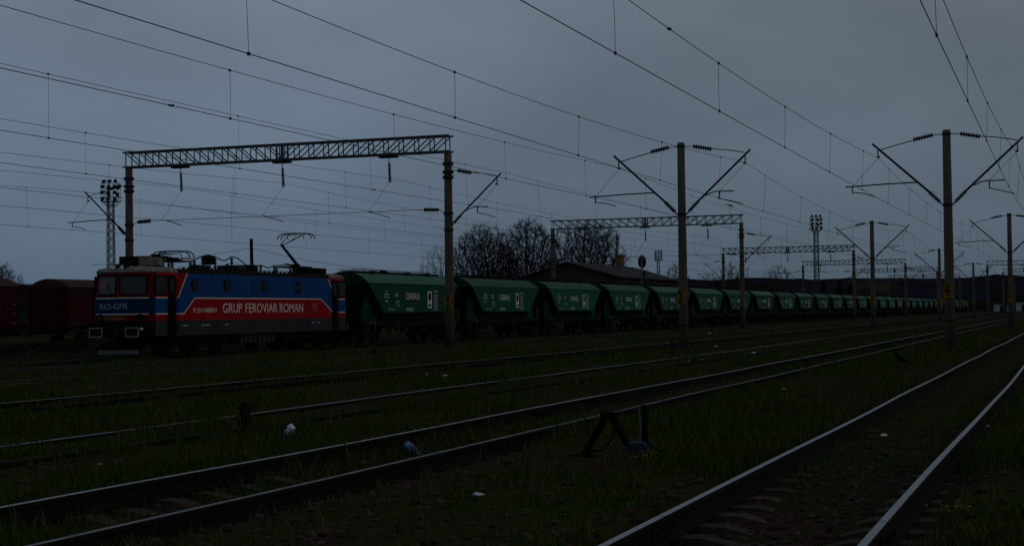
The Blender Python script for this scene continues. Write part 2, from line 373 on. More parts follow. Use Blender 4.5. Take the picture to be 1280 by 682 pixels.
track(T['t10'], 'farthest track, carrying the two brown covered wagons', 35, 400, {}, 0.02, None, 0, 10, ('steel_dull', 'steel_dull'))

# ------------------------------------------------------------------ catenary poles with two cantilevers
def cantilever(t, s, pull, base=(0.0, 0.0), zk=1.0):
    """s=+1 right, -1 left; pull: long registration tube (True) or short push-off arm. base: pole half-width offset, ground."""
    def P(x, z, y=0.0): return (s * x, y, z * zk)
    MB().tube([P(0.62, 5.72), P(2.72, 7.66)], 0.042, 8).build('strut', M['arm'], t, True)
    MB().tube([P(0.18, 5.26), P(0.3, 5.38)], 0.03, 6).insulator(P(0.28, 5.37), P(0.66, 5.75), 0.09, 8).build('strut_insulator', M['insul'], t)
    MB().tube([P(1.2, 7.72 if s < 0 else 7.76), P(1.8, 7.58 if s < 0 else 7.69), P(2.5, 7.40 if s < 0 else 7.56)], 0.02, 6).tube([P(0.17, 7.9), P(0.5, 7.88)], 0.018, 6).build('tie_rod', M['arm'], t)
    MB().insulator(P(0.48, 7.89), P(1.22, 7.74), 0.095, 8).build('tie_insulator', M['insul'], t)
    MB().tube([P(2.5, 7.46), P(2.53, 7.3), P(2.5, 7.14)], 0.025, 6).box(P(2.5, 7.15), (0.1, 0.14, 0.06)).build('messenger_clamp', M['arm'], t)
    if pull:
        MB().tube([P(1.08, 6.14), P(2.2, 6.12), P(3.75, 6.06)], 0.026, 8).build('registration_tube', M['arm'], t)
        MB().tube([P(3.5, 6.08), P(3.5, 5.82)], 0.024, 6).tube([P(3.52, 5.84), P(3.1, 5.80), P(2.66, 5.66)], 0.02, 6).build('steady_arm', M['arm'], t)
        MB().tube([P(2.5, 7.14), P(3.45, 6.1)], 0.008, 4).build('stay_wire', M['wire'], t)
    else:
        MB().tube([P(0.95, 5.95), P(1.15, 6.05), P(1.35, 6.10), P(2.05, 6.10)], 0.024, 8).build('registration_tube', M['arm'], t)
        MB().tube([P(1.5, 6.12), P(1.5, 5.8)], 0.026, 6).tube([P(1.5, 5.82), P(2.0, 5.70), P(2.4, 5.58)], 0.02, 6).build('steady_arm', M['arm'], t)
        MB().tube([P(2.52, 7.14), P(1.52, 6.12)], 0.008, 4).build('stay_wire', M['wire'], t)
def shaft(mb, h, r0, r1, n=12, z0=-0.2):
    return mb.tube([(0, 0, z0), (0, 0, h * 0.33), (0, 0, h * 0.66), (0, 0, h)], [r0, r0 + (r1 - r0) * .33, r0 + (r1 - r0) * .66, r1], n)
def plate(t, x, y, z, w, h, glyphs, material=None):
    MB().box((x, y, z), (w, 0.012, h)).build('number_plate', M['yellow'], t)
    n = len(glyphs)
    for i, g in enumerate(glyphs):
        text('plate_number', g, h / n * 0.98, M['black'], t, (1, 0, 0), (0, 0, 1), (x, y - 0.009, z + h / 2 - h / n * (i + 0.86)), 0.002, 'CENTER', 1.25, None, 0.012)
def make_pole(glyphs):
    t = thing('catenary_pole', '', 'catenary pole')
    shaft(MB(), 8.05, 0.192, 0.146).build('shaft', M['concrete'], t, True)
    MB().tube([(0, 0, -0.35), (0, 0, 0.30), (0, 0, 0.36)], [0.225, 0.215, 0.19], 8).build('foundation', M['foundation'], t)
    MB().tube([(0, 0, 7.85), (0, 0, 7.95)], 0.165, 12).build('collar', M['arm'], t)
    MB().tube([(0, 0, 5.2), (0, 0, 5.3)], 0.178, 12).build('collar', M['arm'], t)
    MB().tube([(0, 0, 0.92), (0, 0, 0.96)], 0.194, 12).build('band', M['black'], t)
    plate(t, 0.0, -0.195, 2.05, 0.34, 0.54, glyphs)
    for o in t.children:
        if o.name.startswith(('number_plate', 'plate_number')): o.rotation_euler = (0, 0, math.radians(-14))
    cantilever(t, -1, True); cantilever(t, 1, False)
    return t
pole_a = make_pole(['21', '2', '29'])
XA, XB = -14.47, -4.52
labels_a = ['concrete pole with two arms left of the picture-centre bird, yellow numbers low on its shaft',
            'two-armed concrete pole standing next beyond the one with the red stump',
            'small two-armed pole half hidden behind the big right-hand pole',
            'farthest small two-armed pole, standing alone right of the big right-hand pole']
labels_a[0] = 'two-armed concrete pole in front of the dark building, red stump at its foot'
for i, y in enumerate((60.2, 120.6, 181.3, 241.5)):
    p = pole_a if i == 0 else copy_tree(pole_a)
    place(p, (XA, y, rail_z(XA) - 0.02), labels_a[i], 'two-armed catenary poles')
pole_b = make_pole(['21', '23', '9'])
for i, (y, lb) in enumerate(((61.0, 'tallest two-armed concrete pole, standing beside the nearest track with yellow numbers'), (117.5, 'two-armed concrete pole cut by the right edge, between the two nearest tracks'))):
    p = pole_b if i == 0 else copy_tree(pole_b)
    place(p, (XB, y, rail_z(XB) - 0.02), lb, 'two-armed catenary poles')

# ------------------------------------------------------------------ lattice portals
def make_portal(x0, x1, hangers, left_arm=True, right_arm=True, zb=9.54, zt=10.30, cross=True, symbol=True):
    """origin at the right post's foot; x0<x1<=0 local"""
    t = thing('lattice_portal', '', 'catenary portal')
    W = x1 - x0; dY = 0.28
    for x in (x0, x1):
        shaft(MB(), 9.55, 0.235, 0.185).build('post', M['concrete'], t, True, (x, 0, 0))
        MB().tube([(x, 0, -0.4), (x, 0, 0.45)], [0.29, 0.27], 8).build('foundation', M['foundation'], t)
        mb = MB()
        for z in (8.95, 8.55, 8.3): mb.tube([(x, 0, z - 0.07), (x, 0, z + 0.07)], 0.27, 12)
        for z in (6.55, 5.75): mb.tube([(x, 0, z - 0.05), (x, 0, z + 0.05)], 0.245, 12)
        mb.build('collar', M['arm'], t)
    for y in (-dY, dY):
        for z in (zb, zt):
            MB().box(((x0 + x1) / 2, y, z), (W + 0.36, 0.085, 0.085)).build('chord', M['truss'], t)
    n = 22; pw = W / n; zc = (zb + zt) / 2; hh = zt - zb - 0.085
    up = MB().box((0, 0, 0), (0.045, 0.045, hh)).mesh('upright', [M['truss']])
    ln = math.hypot(pw, hh); ang = math.atan2(hh, pw)
    dg = MB().box((0, 0, 0), (ln, 0.04, 0.05)).mesh('diagonal', [M['truss']])
    for y in (-dY, dY):
        for i in range(n + 1): link('upright', up, t, (x0 + pw * i, y, zc))
        for i in range(n):
            o = link('diagonal', dg, t, (x0 + pw * (i + .5), y, zc)); o.rotation_euler = (0, ang if i < n / 2 else -ang, 0)
    lc = MB()
    for z in (zb, zt):
        for i in range(n):
            s = 1 if i % 2 else -1
            lc.tube([(x0 + pw * i, -dY * s, z), (x0 + pw * (i + 1), dY * s, z)], 0.02, 4)
    lc.build('lacing', M['truss'], t)
    mid = (x0 + x1) / 2
    for y in (-dY - .045, dY + .045):
        for q in (-.14, .14): MB().box((mid + q, y, zc), (0.11, 0.02, hh * 1.1)).build('splice_plate', M['truss'], t)
    for x in hangers:
        MB().box((x, 0, zb - 0.12), (0.95, 0.34, 0.09)).tube([(x, 0, zb - 0.1), (x + .03, 0, zb - 0.45)], 0.022, 6).build('hanger', M['arm'], t)
        MB().insulator((x + .03, 0, zb - 0.42), (x + .06, 0, zb - 1.28), 0.09, 8).build('hanger_insulator', M['insul'], t)
        MB().box((x + .06, 0, zb - 1.32), (0.09, 0.14, 0.07)).build('messenger_clamp', M['arm'], t)
        MB().tube([(x - 1.1, 0, 6.75), (x - 0.5, 0, 6.62), (x + 0.05, 0, 6.42)], 0.022, 6).build('steady_arm', M['arm'], t)
        MB().tube([(x + .06, 0, zb - 1.32), (x - 1.1, 0, 6.78)], 0.009, 4).build('stay_wire', M['wire'], t)
    if cross:
        MB().tube([(x0 + 1.3, 0, 6.72), (mid, 0, 6.74), (x1 - 1.3, 0, 6.78)], 0.014, 5).build('cross_wire', M['wire'], t)
        MB().tube([(x0 + .2, 0, 6.55), (x0 + .5, 0, 6.68)], 0.02, 5).insulator((x0 + .5, 0, 6.68), (x0 + 1.3, 0, 6.72), 0.10, 8).build('cross_wire_insulator', M['insul'], t)
        MB().tube([(x1 - .2, 0, 6.6), (x1 - .5, 0, 6.74)], 0.02, 5).insulator((x1 - .5, 0, 6.74), (x1 - 1.3, 0, 6.78), 0.10, 8).build('cross_wire_insulator', M['insul'], t)
    for s, x, on in ((-1, x0, left_arm), (1, x1, right_arm)):
        if not on: continue
        before = set(t.children); cantilever(t, s, s < 0)
        for o in set(t.children) - before: o.location = (x, 0, 0.72)
    if symbol:
        plate(t, x1 - 0.0, -0.262, 2.25, 0.34, 0.66, ['9', '2'])
    return t
XG = -28.57
gl = ['lattice portal over the locomotive, nearest and largest of the portals',
      'second lattice portal from the locomotive, crossing behind the two-armed pole by the building',
      'third lattice portal along the green train, its right post left of the light mast pole row',
      'fourth lattice portal along the green train, past the tall light mast',
      'fifth lattice portal along the train, seen small under the fourth',
      'sixth and farthest lattice portal over the end of the train']
gl[2] = 'third lattice portal along the green train, just in front of the tall light mast'
portal = make_portal(-17.93, 0.0, [-14.85, -8.98, -3.13])
for i, y in enumerate((70.9, 141.6, 217.5, 285.3, 352.0, 420.0)):
    p = portal if i == 0 else copy_tree(portal)
    place(p, (XG, y, rail_z(XG) - 0.12), gl[i], 'lattice portals over the train tracks')
portal2 = make_portal(-18.5, 0.0, [-12.5, -5.5], left_arm=True, right_arm=False, cross=False, symbol=False)
for i, y in enumerate((290.0, 352.0, 415.0)):
    p = portal2 if i == 0 else copy_tree(portal2)
    place(p, (3.5, y, rail_z(0) - 0.9), ['lattice portal at the right edge, largest of that far group', 'middle lattice portal of the far group at the right edge', 'smallest lattice portal of the far group at the right edge'][i], 'far portals by the right edge')

# ------------------------------------------------------------------ overhead lines
def overhead(label, x, zc, zm_mid, zm_sup, sup, y0, y1, stag=0.22, r=0.0085, clamps=()):
    t = thing('overhead_line', label, 'overhead line', group='overhead lines above the tracks')
    n_c = []; n_m = []
    def span(y):
        for i in range(len(sup) - 1):
            if sup[i] <= y <= sup[i + 1]: return i, (y - sup[i]) / (sup[i + 1] - sup[i])
        return len(sup) - 2, 1.0
    def cpos(y):
        i, u = span(y); s0 = stag if i % 2 else -stag
        return Vector((x + s0 * (1 - 2 * u), y, zc - 0.04 * 4 * u * (1 - u)))
    def mpos(y):
        i, u = span(y); s0 = stag if i % 2 else -stag
        return Vector((x + s0 * 0.4 * (1 - 2 * u), y, zm_mid + (zm_sup - zm_mid) * (2 * u - 1) ** 2))
    yy = y0; C_, M_ = [], []
    while yy < y1:
        C_.append(cpos(yy)); M_.append(mpos(yy)); yy += 2.5 if yy < 80 else (5 if yy < 250 else 12)
    MB().tube(C_, r, 5, caps=False).build('contact_wire', M['wire'], t, True)
    MB().tube(M_, r * 0.88, 5, caps=False).build('messenger_wire', M['wire'], t, True)
    clamp = MB().box((0, 0, 0.0), (0.03, 0.05, 0.045)).mesh('clamp', [M['wire']])
    for i in range(len(sup) - 1):
        nd = 7
        for k in range(nd):
            u = (k + 0.5) / nd; y = sup[i] + u * (sup[i + 1] - sup[i])
            if y < y0 or y > min(y1, 330): continue
            a, b = mpos(y), cpos(y)
            d = MB().tube([a, a.lerp(b, .5) + Vector((random.uniform(-.012, .012), 0, 0)), b], 0.0048 if y < 60 else 0.0062, 4)
            d.box(a, (0.035, 0.055, 0.05)).box(b, (0.035, 0.055, 0.05)).build('dropper', M['wire'], t)
    for w, y in clamps:
        p = mpos(y) if w == 'm' else cpos(y); MB().box(p, (.05, .16, .035)).tube([p, p + Vector((.0, .12, .04))], .012, 5).build('line_clamp', M['wire'], t)
    return t
sB = [4.4, 61.0, 117.5, 174, 231, 290, 352, 415, 480]; sA = [-0.3, 60.2, 120.6, 181.3, 241.5, 290, 352, 415, 480]
sG = [0.2, 70.9, 141.6, 217.5, 285.3, 352, 420, 490]
overhead('pair of wires above the nearest track, cutting the top right corner', -2.0, 5.53, 6.37, 7.1, sB, 1, 470, -0.22)
overhead('pair of wires above the second track, falling from the top centre to the tallest pole', -7.02, 5.60, 6.57, 7.1, sB, 1, 470, -0.15, clamps=(('m', 28.4),))
overhead('pair of wires ending on the right arm of the pole before the building', -11.9, 5.42, 6.31, 7.08, sA, 1, 470, -0.22)
overhead('pair of wires held by the left arm of the pole before the building', -17.1, 5.68, 6.68, 7.08, sA, 2, 470, 0.08, clamps=(('c', 27.6),))
overhead('pair of wires held by the right arm of the nearest portal', -25.8, 6.25, 7.92, 8.1, sG, 4, 480, 0.25, 0.0095, clamps=(('c', 56.0),))
overhead('pair of wires on the right-hand hanger of the portal over the locomotive', -31.65, 6.32, 7.65, 8.05, sG, 6, 480, 0.05, 0.0095)
overhead('pair of wires above the locomotive, on the middle hanger of the portal', -37.5, 6.3, 7.5, 8.05, sG, 8, 480, 0.05, 0.0095)
overhead('pair of wires on the left-hand hanger of the portal over the locomotive', -43.35, 6.28, 7.62, 8.05, sG, 10, 480, 0.05, 0.0095)
overhead('farthest pair of wires, held by the left arm of the nearest portal', -49.2, 5.98, 7.6, 8.05, sG, 12, 480, 0.2, 0.0095)

# ------------------------------------------------------------------ locomotive
LX, LY = -37.54, 56.67
loco = thing('electric_locomotive', 'red and blue electric locomotive with white lettering and raised rear pantograph', 'locomotive', (LX, LY, rail_z(LX)))
HW = 1.47; NOSE = 0.36; LEN = 18.5
def ring(z, inset=0.0, back=0.0):
    w = HW - inset
    return [(-w, 0.22 + back, z), (-w + 0.2, 0.02 + back, z), (0, -NOSE + back, z), (w - 0.2, 0.02 + back, z), (w, 0.22 + back, z),
            (w, LEN - .22 - back, z), (w - .2, LEN - .02 - back, z), (0, LEN + NOSE - back, z), (-w + .2, LEN - .02 - back, z), (-w, LEN - .22 - back, z)]
LV = [(0.88, 0, 0, 0), (1.52, 0, 0, 0), (1.81, 0, 0, 0), (2.48, 0, 0, 0), (3.54, 0.03, 0.10, 0)]
bandmat = [2, 0, 1, 0]      # grey, red, blue, red
body = MB(); rings = [ring(z, i, b) for z, i, b, _ in LV]
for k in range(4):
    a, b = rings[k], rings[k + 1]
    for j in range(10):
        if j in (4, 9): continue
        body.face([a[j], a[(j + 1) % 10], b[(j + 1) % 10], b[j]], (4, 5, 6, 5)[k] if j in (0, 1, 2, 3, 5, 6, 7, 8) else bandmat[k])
body.face(rings[-1], 3); body.face(list(reversed(rings[0])), 3)
def side(poly, mi):
    for s in (1, -1):
        pts = []
        for (y, z) in poly:
            f = max(0, (z - 2.48) / 1.06); yy = y
            if y <= 0: yy = 0.22 + 0.10 * f
            if y >= LEN: yy = LEN - 0.22 - 0.10 * f
            pts.append((s * (HW - 0.03 * f), yy, z))
        body.face(pts, mi)
E_ = LEN
side([(0, .88), (E_, .88), (E_, 1.52), (0, 1.52)], 2)
side([(0, 1.52), (E_, 1.52), (E_, 1.81), (16.8, 1.81), (15.45, 2.48), (3.33, 2.48), (2.42, 1.81), (0, 1.81)], 0)
side([(0, 1.81), (2.42, 1.81), (3.33, 2.48), (1.98, 2.48), (0, 2.48)], 1)
side([(1.98, 2.48), (3.33, 2.48), (15.45, 2.48), (17.2, 2.48), (16.3, 3.54), (2.77, 3.54)], 1)
side([(15.45, 2.48), (16.8, 1.81), (E_, 1.81), (E_, 2.48), (17.2, 2.48)], 1)
side([(0, 2.48), (1.98, 2.48), (2.77, 3.54), (0, 3.54)], 0)
side([(17.2, 2.48), (E_, 2.48), (E_, 3.54), (16.3, 3.54)], 0)
body.build('body', [M['red'], M['blue'], M['grey'], M['roof'], M['dark'], M['redshadegrime'], M['blueshadegrime']], loco)
st = MB()
def sx(z): return HW - 0.03 * max(0, (z - 2.48) / 1.06)
def stripe(y0, z0, y1, z1, w=0.045):
    d = Vector((0, y1 - y0, z1 - z0)).normalized(); n_ = Vector((0, -d.z, d.y)) * w / 2
    for s in (1, -1):
        pts = []
        for (y, z) in ((y0, z0), (y1, z1)):
            for q in (-1, 1): pts.append((y + q * n_.y, z + q * n_.z))
        a = [(s * (sx(z) - 0.002), y, z) for y, z in pts]; b = [(s * (sx(z) + 0.006), y, z) for y, z in pts]
        st.add(a + b, [(0, 1, 3, 2), (4, 6, 7, 5), (0, 4, 5, 1), (2, 3, 7, 6), (0, 2, 6, 4), (1, 5, 7, 3)])
for a in [(0.24, 2.48, 1.98, 2.48), (1.98, 2.48, 2.77, 3.53), (0.24, 1.81, 2.42, 1.81), (2.42, 1.81, 3.33, 2.48), (3.33, 2.48, 15.45, 2.48), (15.45, 2.48, 16.8, 1.81), (16.8, 1.81, E_ - .24, 1.81), (17.2, 2.48, E_ - .24, 2.48), (17.2, 2.48, 16.3, 3.53)]:
    stripe(*a)
for z in (2.48, 1.81):
    for s in (1, -1):
        p = [Vector((s * (HW - .2), 0.02, z)), Vector((0, -NOSE, z))]
        st.box(((p[0].x + p[1].x) / 2, (p[0].y + p[1].y) / 2 - 0.006, z), ((p[0] - p[1]).length, 0.016, 0.04), 0, Matrix.Rotation(math.atan2(p[0].y - p[1].y, p[0].x - p[1].x), 3, 'Z'))
st.build('white_stripes', M['white'], loco)
# cab roofs, main roof
for s, y0 in ((1, 0.10), (-1, LEN - 0.10)):
    c = MB(); rr = []
    for z, ins, bk in ((3.545, -0.01, 0.0), (3.62, -0.02, 0.0), (3.72, 0.06, 0.10), (3.80, 0.35, 0.35), (3.83, 0.7, 0.6)):
        w = HW - ins - .03; rr.append([(-w, y0 + s * 1.9, z), (-w, y0 + s * (0.2 + bk), z), (-w + .2, y0 + s * bk, z), (0, y0 + s * (bk - NOSE), z), (w - .2, y0 + s * bk, z), (w, y0 + s * (0.2 + bk), z), (w, y0 + s * 1.9, z)])
    for a, b in zip(rr[:-1], rr[1:]):
        for j in range(7): c.face([a[j], a[(j + 1) % 7], b[(j + 1) % 7], b[j]])
    c.face(rr[-1]); c.build('cab_roof', M['cream'], loco)
MB().prism([(-1.42, 3.545), (-1.40, 3.72), (-0.9, 3.76), (0.9, 3.76), (1.40, 3.72), (1.42, 3.545)], 1, 2.05, LEN - 2.05).build('main_roof', M['roof'], loco)
g = MB()
for s in (1, -1):
    for i in range(34): g.box((s * 1.36, 2.6 + i * 0.4, 3.745), (0.03, 0.16, 0.08))
    g.box((s * 1.36, LEN / 2, 3.79), (0.05, LEN - 4.4, 0.03))
g.build('roof_grille', M['dark'], loco)
# windows
def front_panel(y_end, s, x0, x1, z0, z1, name='windscreen'):
    """on the raked, folded nose between z 2.48 and 3.54"""
    fr = MB(); gl_ = MB()
    def pt(x, z, off):
        f = (z - 2.48) / 1.06; ax = abs(x); w = HW - .2 - 0.03 * f
        y = (-NOSE + (NOSE + 0.02) * ax / w) + 0.10 * f - off
        return (x, y if s > 0 else LEN - y, z)
    for m_, o, e in ((fr, 0.012, 0.05), (gl_, 0.02, 0.0)):
        q = [(x0 - e, z0 - e), (x1 + e, z0 - e), (x1 + e, z1 + e), (x0 - e, z1 + e)]
        a = [pt(x, z, -0.01) for x, z in q]; b = [pt(x, z, o) for x, z in q]
        m_.add(a + b, [(0, 1, 2, 3), (4, 7, 6, 5), (0, 4, 5, 1), (1, 5, 6, 2), (2, 6, 7, 3), (3, 7, 4, 0)])
    f_ = fr.build('windscreen', M['black'], loco); gl_.build('pane', M['glass'], f_)
    return f_
for s in (1, -1):
    for a, b in ((-1.14, -0.16), (0.12, 1.14)): front_panel(0, s, a, b, 2.66, 3.36)
# sheet of paper and wipers seen in the windscreen
def nose_y(x, z): 
    f = (z - 2.48) / 1.06; return -NOSE + (NOSE + .02) * abs(x) / (HW - .2 - .03 * f) + .10 * f
MB().box((-0.72, nose_y(-.72, 3.0) - .03, 3.02), (0.34, 0.006, 0.3), 0, Matrix.Rotation(math.atan2(-.38, -1.27) + math.pi, 3, 'Z')).build('cab_curtain', M['dimred'], loco)
for x in (-0.35, 0.35):
    MB().tube([(x, nose_y(x, 2.6) - .05, 2.62), (x - 0.3, nose_y(x - .3, 3.05) - .05, 3.1)], 0.012, 5).build('wiper', M['black'], loco)
for sy, y in ((1, 0.62), (-1, LEN - .62)):
    for s in (1, -1):
        w_ = MB().box((s * (HW + .0), y, 3.0), (0.03, 0.86, 0.82)).build('side_window', M['black'], loco)
        MB().box((s * (HW + .016), y, 3.0), (0.012, 0.74, 0.70)).build('pane', M['glass'], w_)
        y2 = y + sy * 0.85
        d = MB().box((s * (HW - .003), y2, 2.17), (0.035, 0.60, 2.56)).build('cab_door', M['black'], loco)
        MB().box((s * (HW + .017), y2, 3.0), (0.01, 0.36, 0.62)).build('pane', M['porthole'], d)
        MB().tube([(s * (HW + .06), y2 - .37, 1.0), (s * (HW + .07), y2 - .37, 2.3), (s * (HW + .05), y2 - .37, 3.3)], 0.02, 6).tube([(s * (HW + .06), y2 + .37, 1.0), (s * (HW + .05), y2 + .37, 3.3)], 0.02, 6).build('handrail', M['black'], d)
        stp = MB()
        for i in range(3): stp.box((s * (HW - .1), y2, 0.42 + 0.27 * i), (0.3, 0.5, 0.03))
        for q in (-.25, .25): stp.box((s * (HW - .05), y2 + q, 0.72), (0.04, 0.03, 0.7))
        stp.build('footstep', M['dark'], loco)
for y in (3.33, 6.1, 9.58, 13.03):
    for s in (1, -1):
        p_ = MB(); pts = [(s * (HW - .03), y, 3.03), (s * (HW + .012), y, 3.03)]
        p_.tube(pts, 0.29, 20); f_ = p_.build('porthole', M['black'], loco)
        MB().tube([(s * (HW), y, 3.03), (s * (HW + .018), y, 3.03)], 0.235, 20).build('pane', M['porthole'], f_)
for s in (1, -1):
    for y in (5.2, 8.0, 11.2, 14.0):
        MB().box((s * (HW + .004), y, 1.2), (0.012, 0.012, 0.62)).build('panel_joint', M['dark'], loco)
# lettering on the visible side and nose
S_R, S_U = (0, 1, 0), (0, 0, 1)
for wd, y, w in (('GRUP', 5.67, 1.72), ('FEROVIAR', 7.69, 3.08), ('ROMAN', 11.01, 2.41)): text('lettering', wd, 0.62, M['white'], loco, S_R, S_U, (HW + .006, y, 1.83), 0.003, 'LEFT', 1.0, w)
text('lettering', '91 53 0 400803-9', 0.30, M['white'], loco, S_R, S_U, (HW + .006, 3.15, 1.85), 0.003, 'LEFT', 1.0, 2.0)
for i, w in enumerate((0.62, 0.55, 0.5, 0.42)):
    MB().box((HW + .006, 14.75, 2.25 - i * 0.1), (0.006, w, 0.045)).build('print', M['dimred'], loco)
for y, w in ((2.5, .5), (4.2, .7), (6.0, .35), (14.6, .4), (15.2, .3)):
    MB().box((HW + .006, y, 1.30), (0.006, w, 0.05)).build('print', M['dimwhite'], loco)
cs = math.atan2(NOSE + .02, HW - .2)
text('lettering', 'RO-GFR', 0.34, M['dimwhite'], loco, (1, 0, 0), (0, 0, 1), (-0.86, -NOSE - .02, 2.02), 0.004, 'LEFT', 1.0, 1.35)
text('lettering', '91 53 0 400803-9', 0.17, M['dimred'], loco, (1, 0, 0), (0, 0, 1), (-0.9, -NOSE - .02, 1.58), 0.004, 'LEFT', 1.0, 1.3)
# nose furniture
for s, e in ((1, 0), (-1, LEN)):
    for x in (-0.875, 0.875):
        b_ = MB().box((x, e + s * -0.20, 1.06), (0.22, 0.55, 0.22)).build('buffer', M['dark'], loco)
        MB().box((x, e - s * 0.60, 1.06), (0.60, 0.05, 0.36)).build('head', M['dark'], b_)
        rim = MB(); hx, hz, yy = .30, .18, e - s * 0.63
        for p0, p1 in (((-hx, -hz), (hx, -hz)), ((hx, -hz), (hx, hz)), ((hx, hz), (-hx, hz)), ((-hx, hz), (-hx, -hz))):
            rim.tube([(x + p0[0], yy, 1.06 + p0[1]), (x + p1[0], yy, 1.06 + p1[1])], 0.016, 5)
        rim.build('rim', M['dimwhite'], b_)
    MB().box((0, e - s * 0.02, 1.12), (2.7, 0.14, 0.52)).build('buffer_beam', M['dark'], loco)
    MB().box((0, e - s * 0.3, 1.03), (0.12, 0.4, 0.1)).tube([(0, e - s * .45, 1.0), (0.02, e - s * .5, 0.75), (0, e - s * .42, 0.55)], 0.035, 6).build('coupling_hook', M['dark'], loco)
    for x in (-.35, .3, .45): MB().tube([(x, e - s * .1, .95), (x, e - s * .25, .75), (x + .03, e - s * .22, .5)], 0.022, 6).build('brake_hose', M['dark'], loco)
    MB().tube([(-.02, e - s * .47, 1.04), (-.02, e - s * .5, 1.04)], .05, 8).build('hook_face', M['dimwhite'], loco)
    MB().prism([(e - s * 0.05, 0.62), (e - s * 0.30, 0.24), (e - s * 0.24, 0.22), (e + s * 0.1, 0.6)], 0, -1.05, 1.05).build('snow_plough', M['dark'], loco)
    MB().box((0, e - s * 0.32, 0.235), (1.95, 0.03, 0.17)).build('plough_edge', M['grey_edge'], loco)
    for x in (-0.95, 0.95):
        h = MB().tube([(x, nose_y(x, 1.7) * s + e * 1.0 if s > 0 else LEN - nose_y(x, 1.7), 1.66), (x, (nose_y(x, 1.7) - .1) if s > 0 else LEN - nose_y(x, 1.7) + .1, 1.66)], [.17, .15], 12).build('headlight', M['black'], loco)
    hl = MB()
    for x in (-0.26, 0.14):
        yy = (0.02) if s > 0 else LEN - 0.02
        h = MB().tube([(x, yy + s * .25, 3.80), (x, yy - s * 0.22, 3.76)], 0.12, 12).build('roof_lamp', M['dark'], loco)
        MB().tube([(x, yy - s * 0.221, 3.76), (x, yy - s * 0.235, 3.76)], 0.095, 12).build('lens', M['lamp'], h)
    MB().tube([(1.2, e - s * 0.38, 1.2), (1.2, e - s * .46, 1.2)], .05, 10).build('marker_lamp', M['lamp'] if s > 0 else M['dark'], loco)
# bogies
def loco_bogie(yc):
    bt = MB().box((1.16, yc, 0.72), (0.14, 4.9, 0.34)).box((-1.16, yc, 0.72), (0.14, 4.9, 0.34)).box((0, yc + .9, .75), (2.2, .3, .3)).box((0, yc - .9, .75), (2.2, .3, .3))
    for s in (1, -1):
        for q in (-2.15, 0, 2.15):
            bt.box((s * 1.2, yc + q, 0.62), (0.16, 0.42, 0.34))
            for w in (-.34, .34): bt.tube([(s * 1.22, yc + q + w, 0.52), (s * 1.22, yc + q + w, 0.86)], 0.09, 8)
        for q in (-1.05, 1.05): bt.tube([(s * 1.28, yc + q, .5), (s * 1.28, yc + q, 1.0)], .12, 8); bt.box((s * 1.26, yc + q, .45), (.12, .7, .12))
    b_ = bt.build('bogie', M['dark'], loco)
    for q in (-2.15, 0, 2.15):
        for s in (1, -1):
            MB().tube([(s * 0.70, yc + q, 0.625), (s * 0.72, yc + q, 0.625), (s * 0.84, yc + q, 0.625)], [0.655, 0.625, 0.62], 28).tube([(s * .84, yc + q, .625), (s * .86, yc + q, .625)], [.5, .2], 20).build('wheel', M['rust'], b_)
        MB().tube([(-.7, yc + q, .625), (.7, yc + q, .625)], .09, 8).build('axle', M['dark'], b_)
loco_bogie(4.1); loco_bogie(LEN - 4.1)
MB().box((0, LEN / 2, 0.68), (2.5, 3.2, 0.50)).box((0, LEN / 2 + 2.0, .75), (2.2, .6, .4)).build('battery_box', M['grey'], loco)
for i in range(7): MB().box((1.27, 7.9 + i * .45, .68), (.03, .03, .46)).build('box_rib', M['dark'], loco)
MB().tube([(1.1, 7.0, .6), (1.1, 7.5, .6)], .2, 12).build('air_tank', M['dark'], loco)
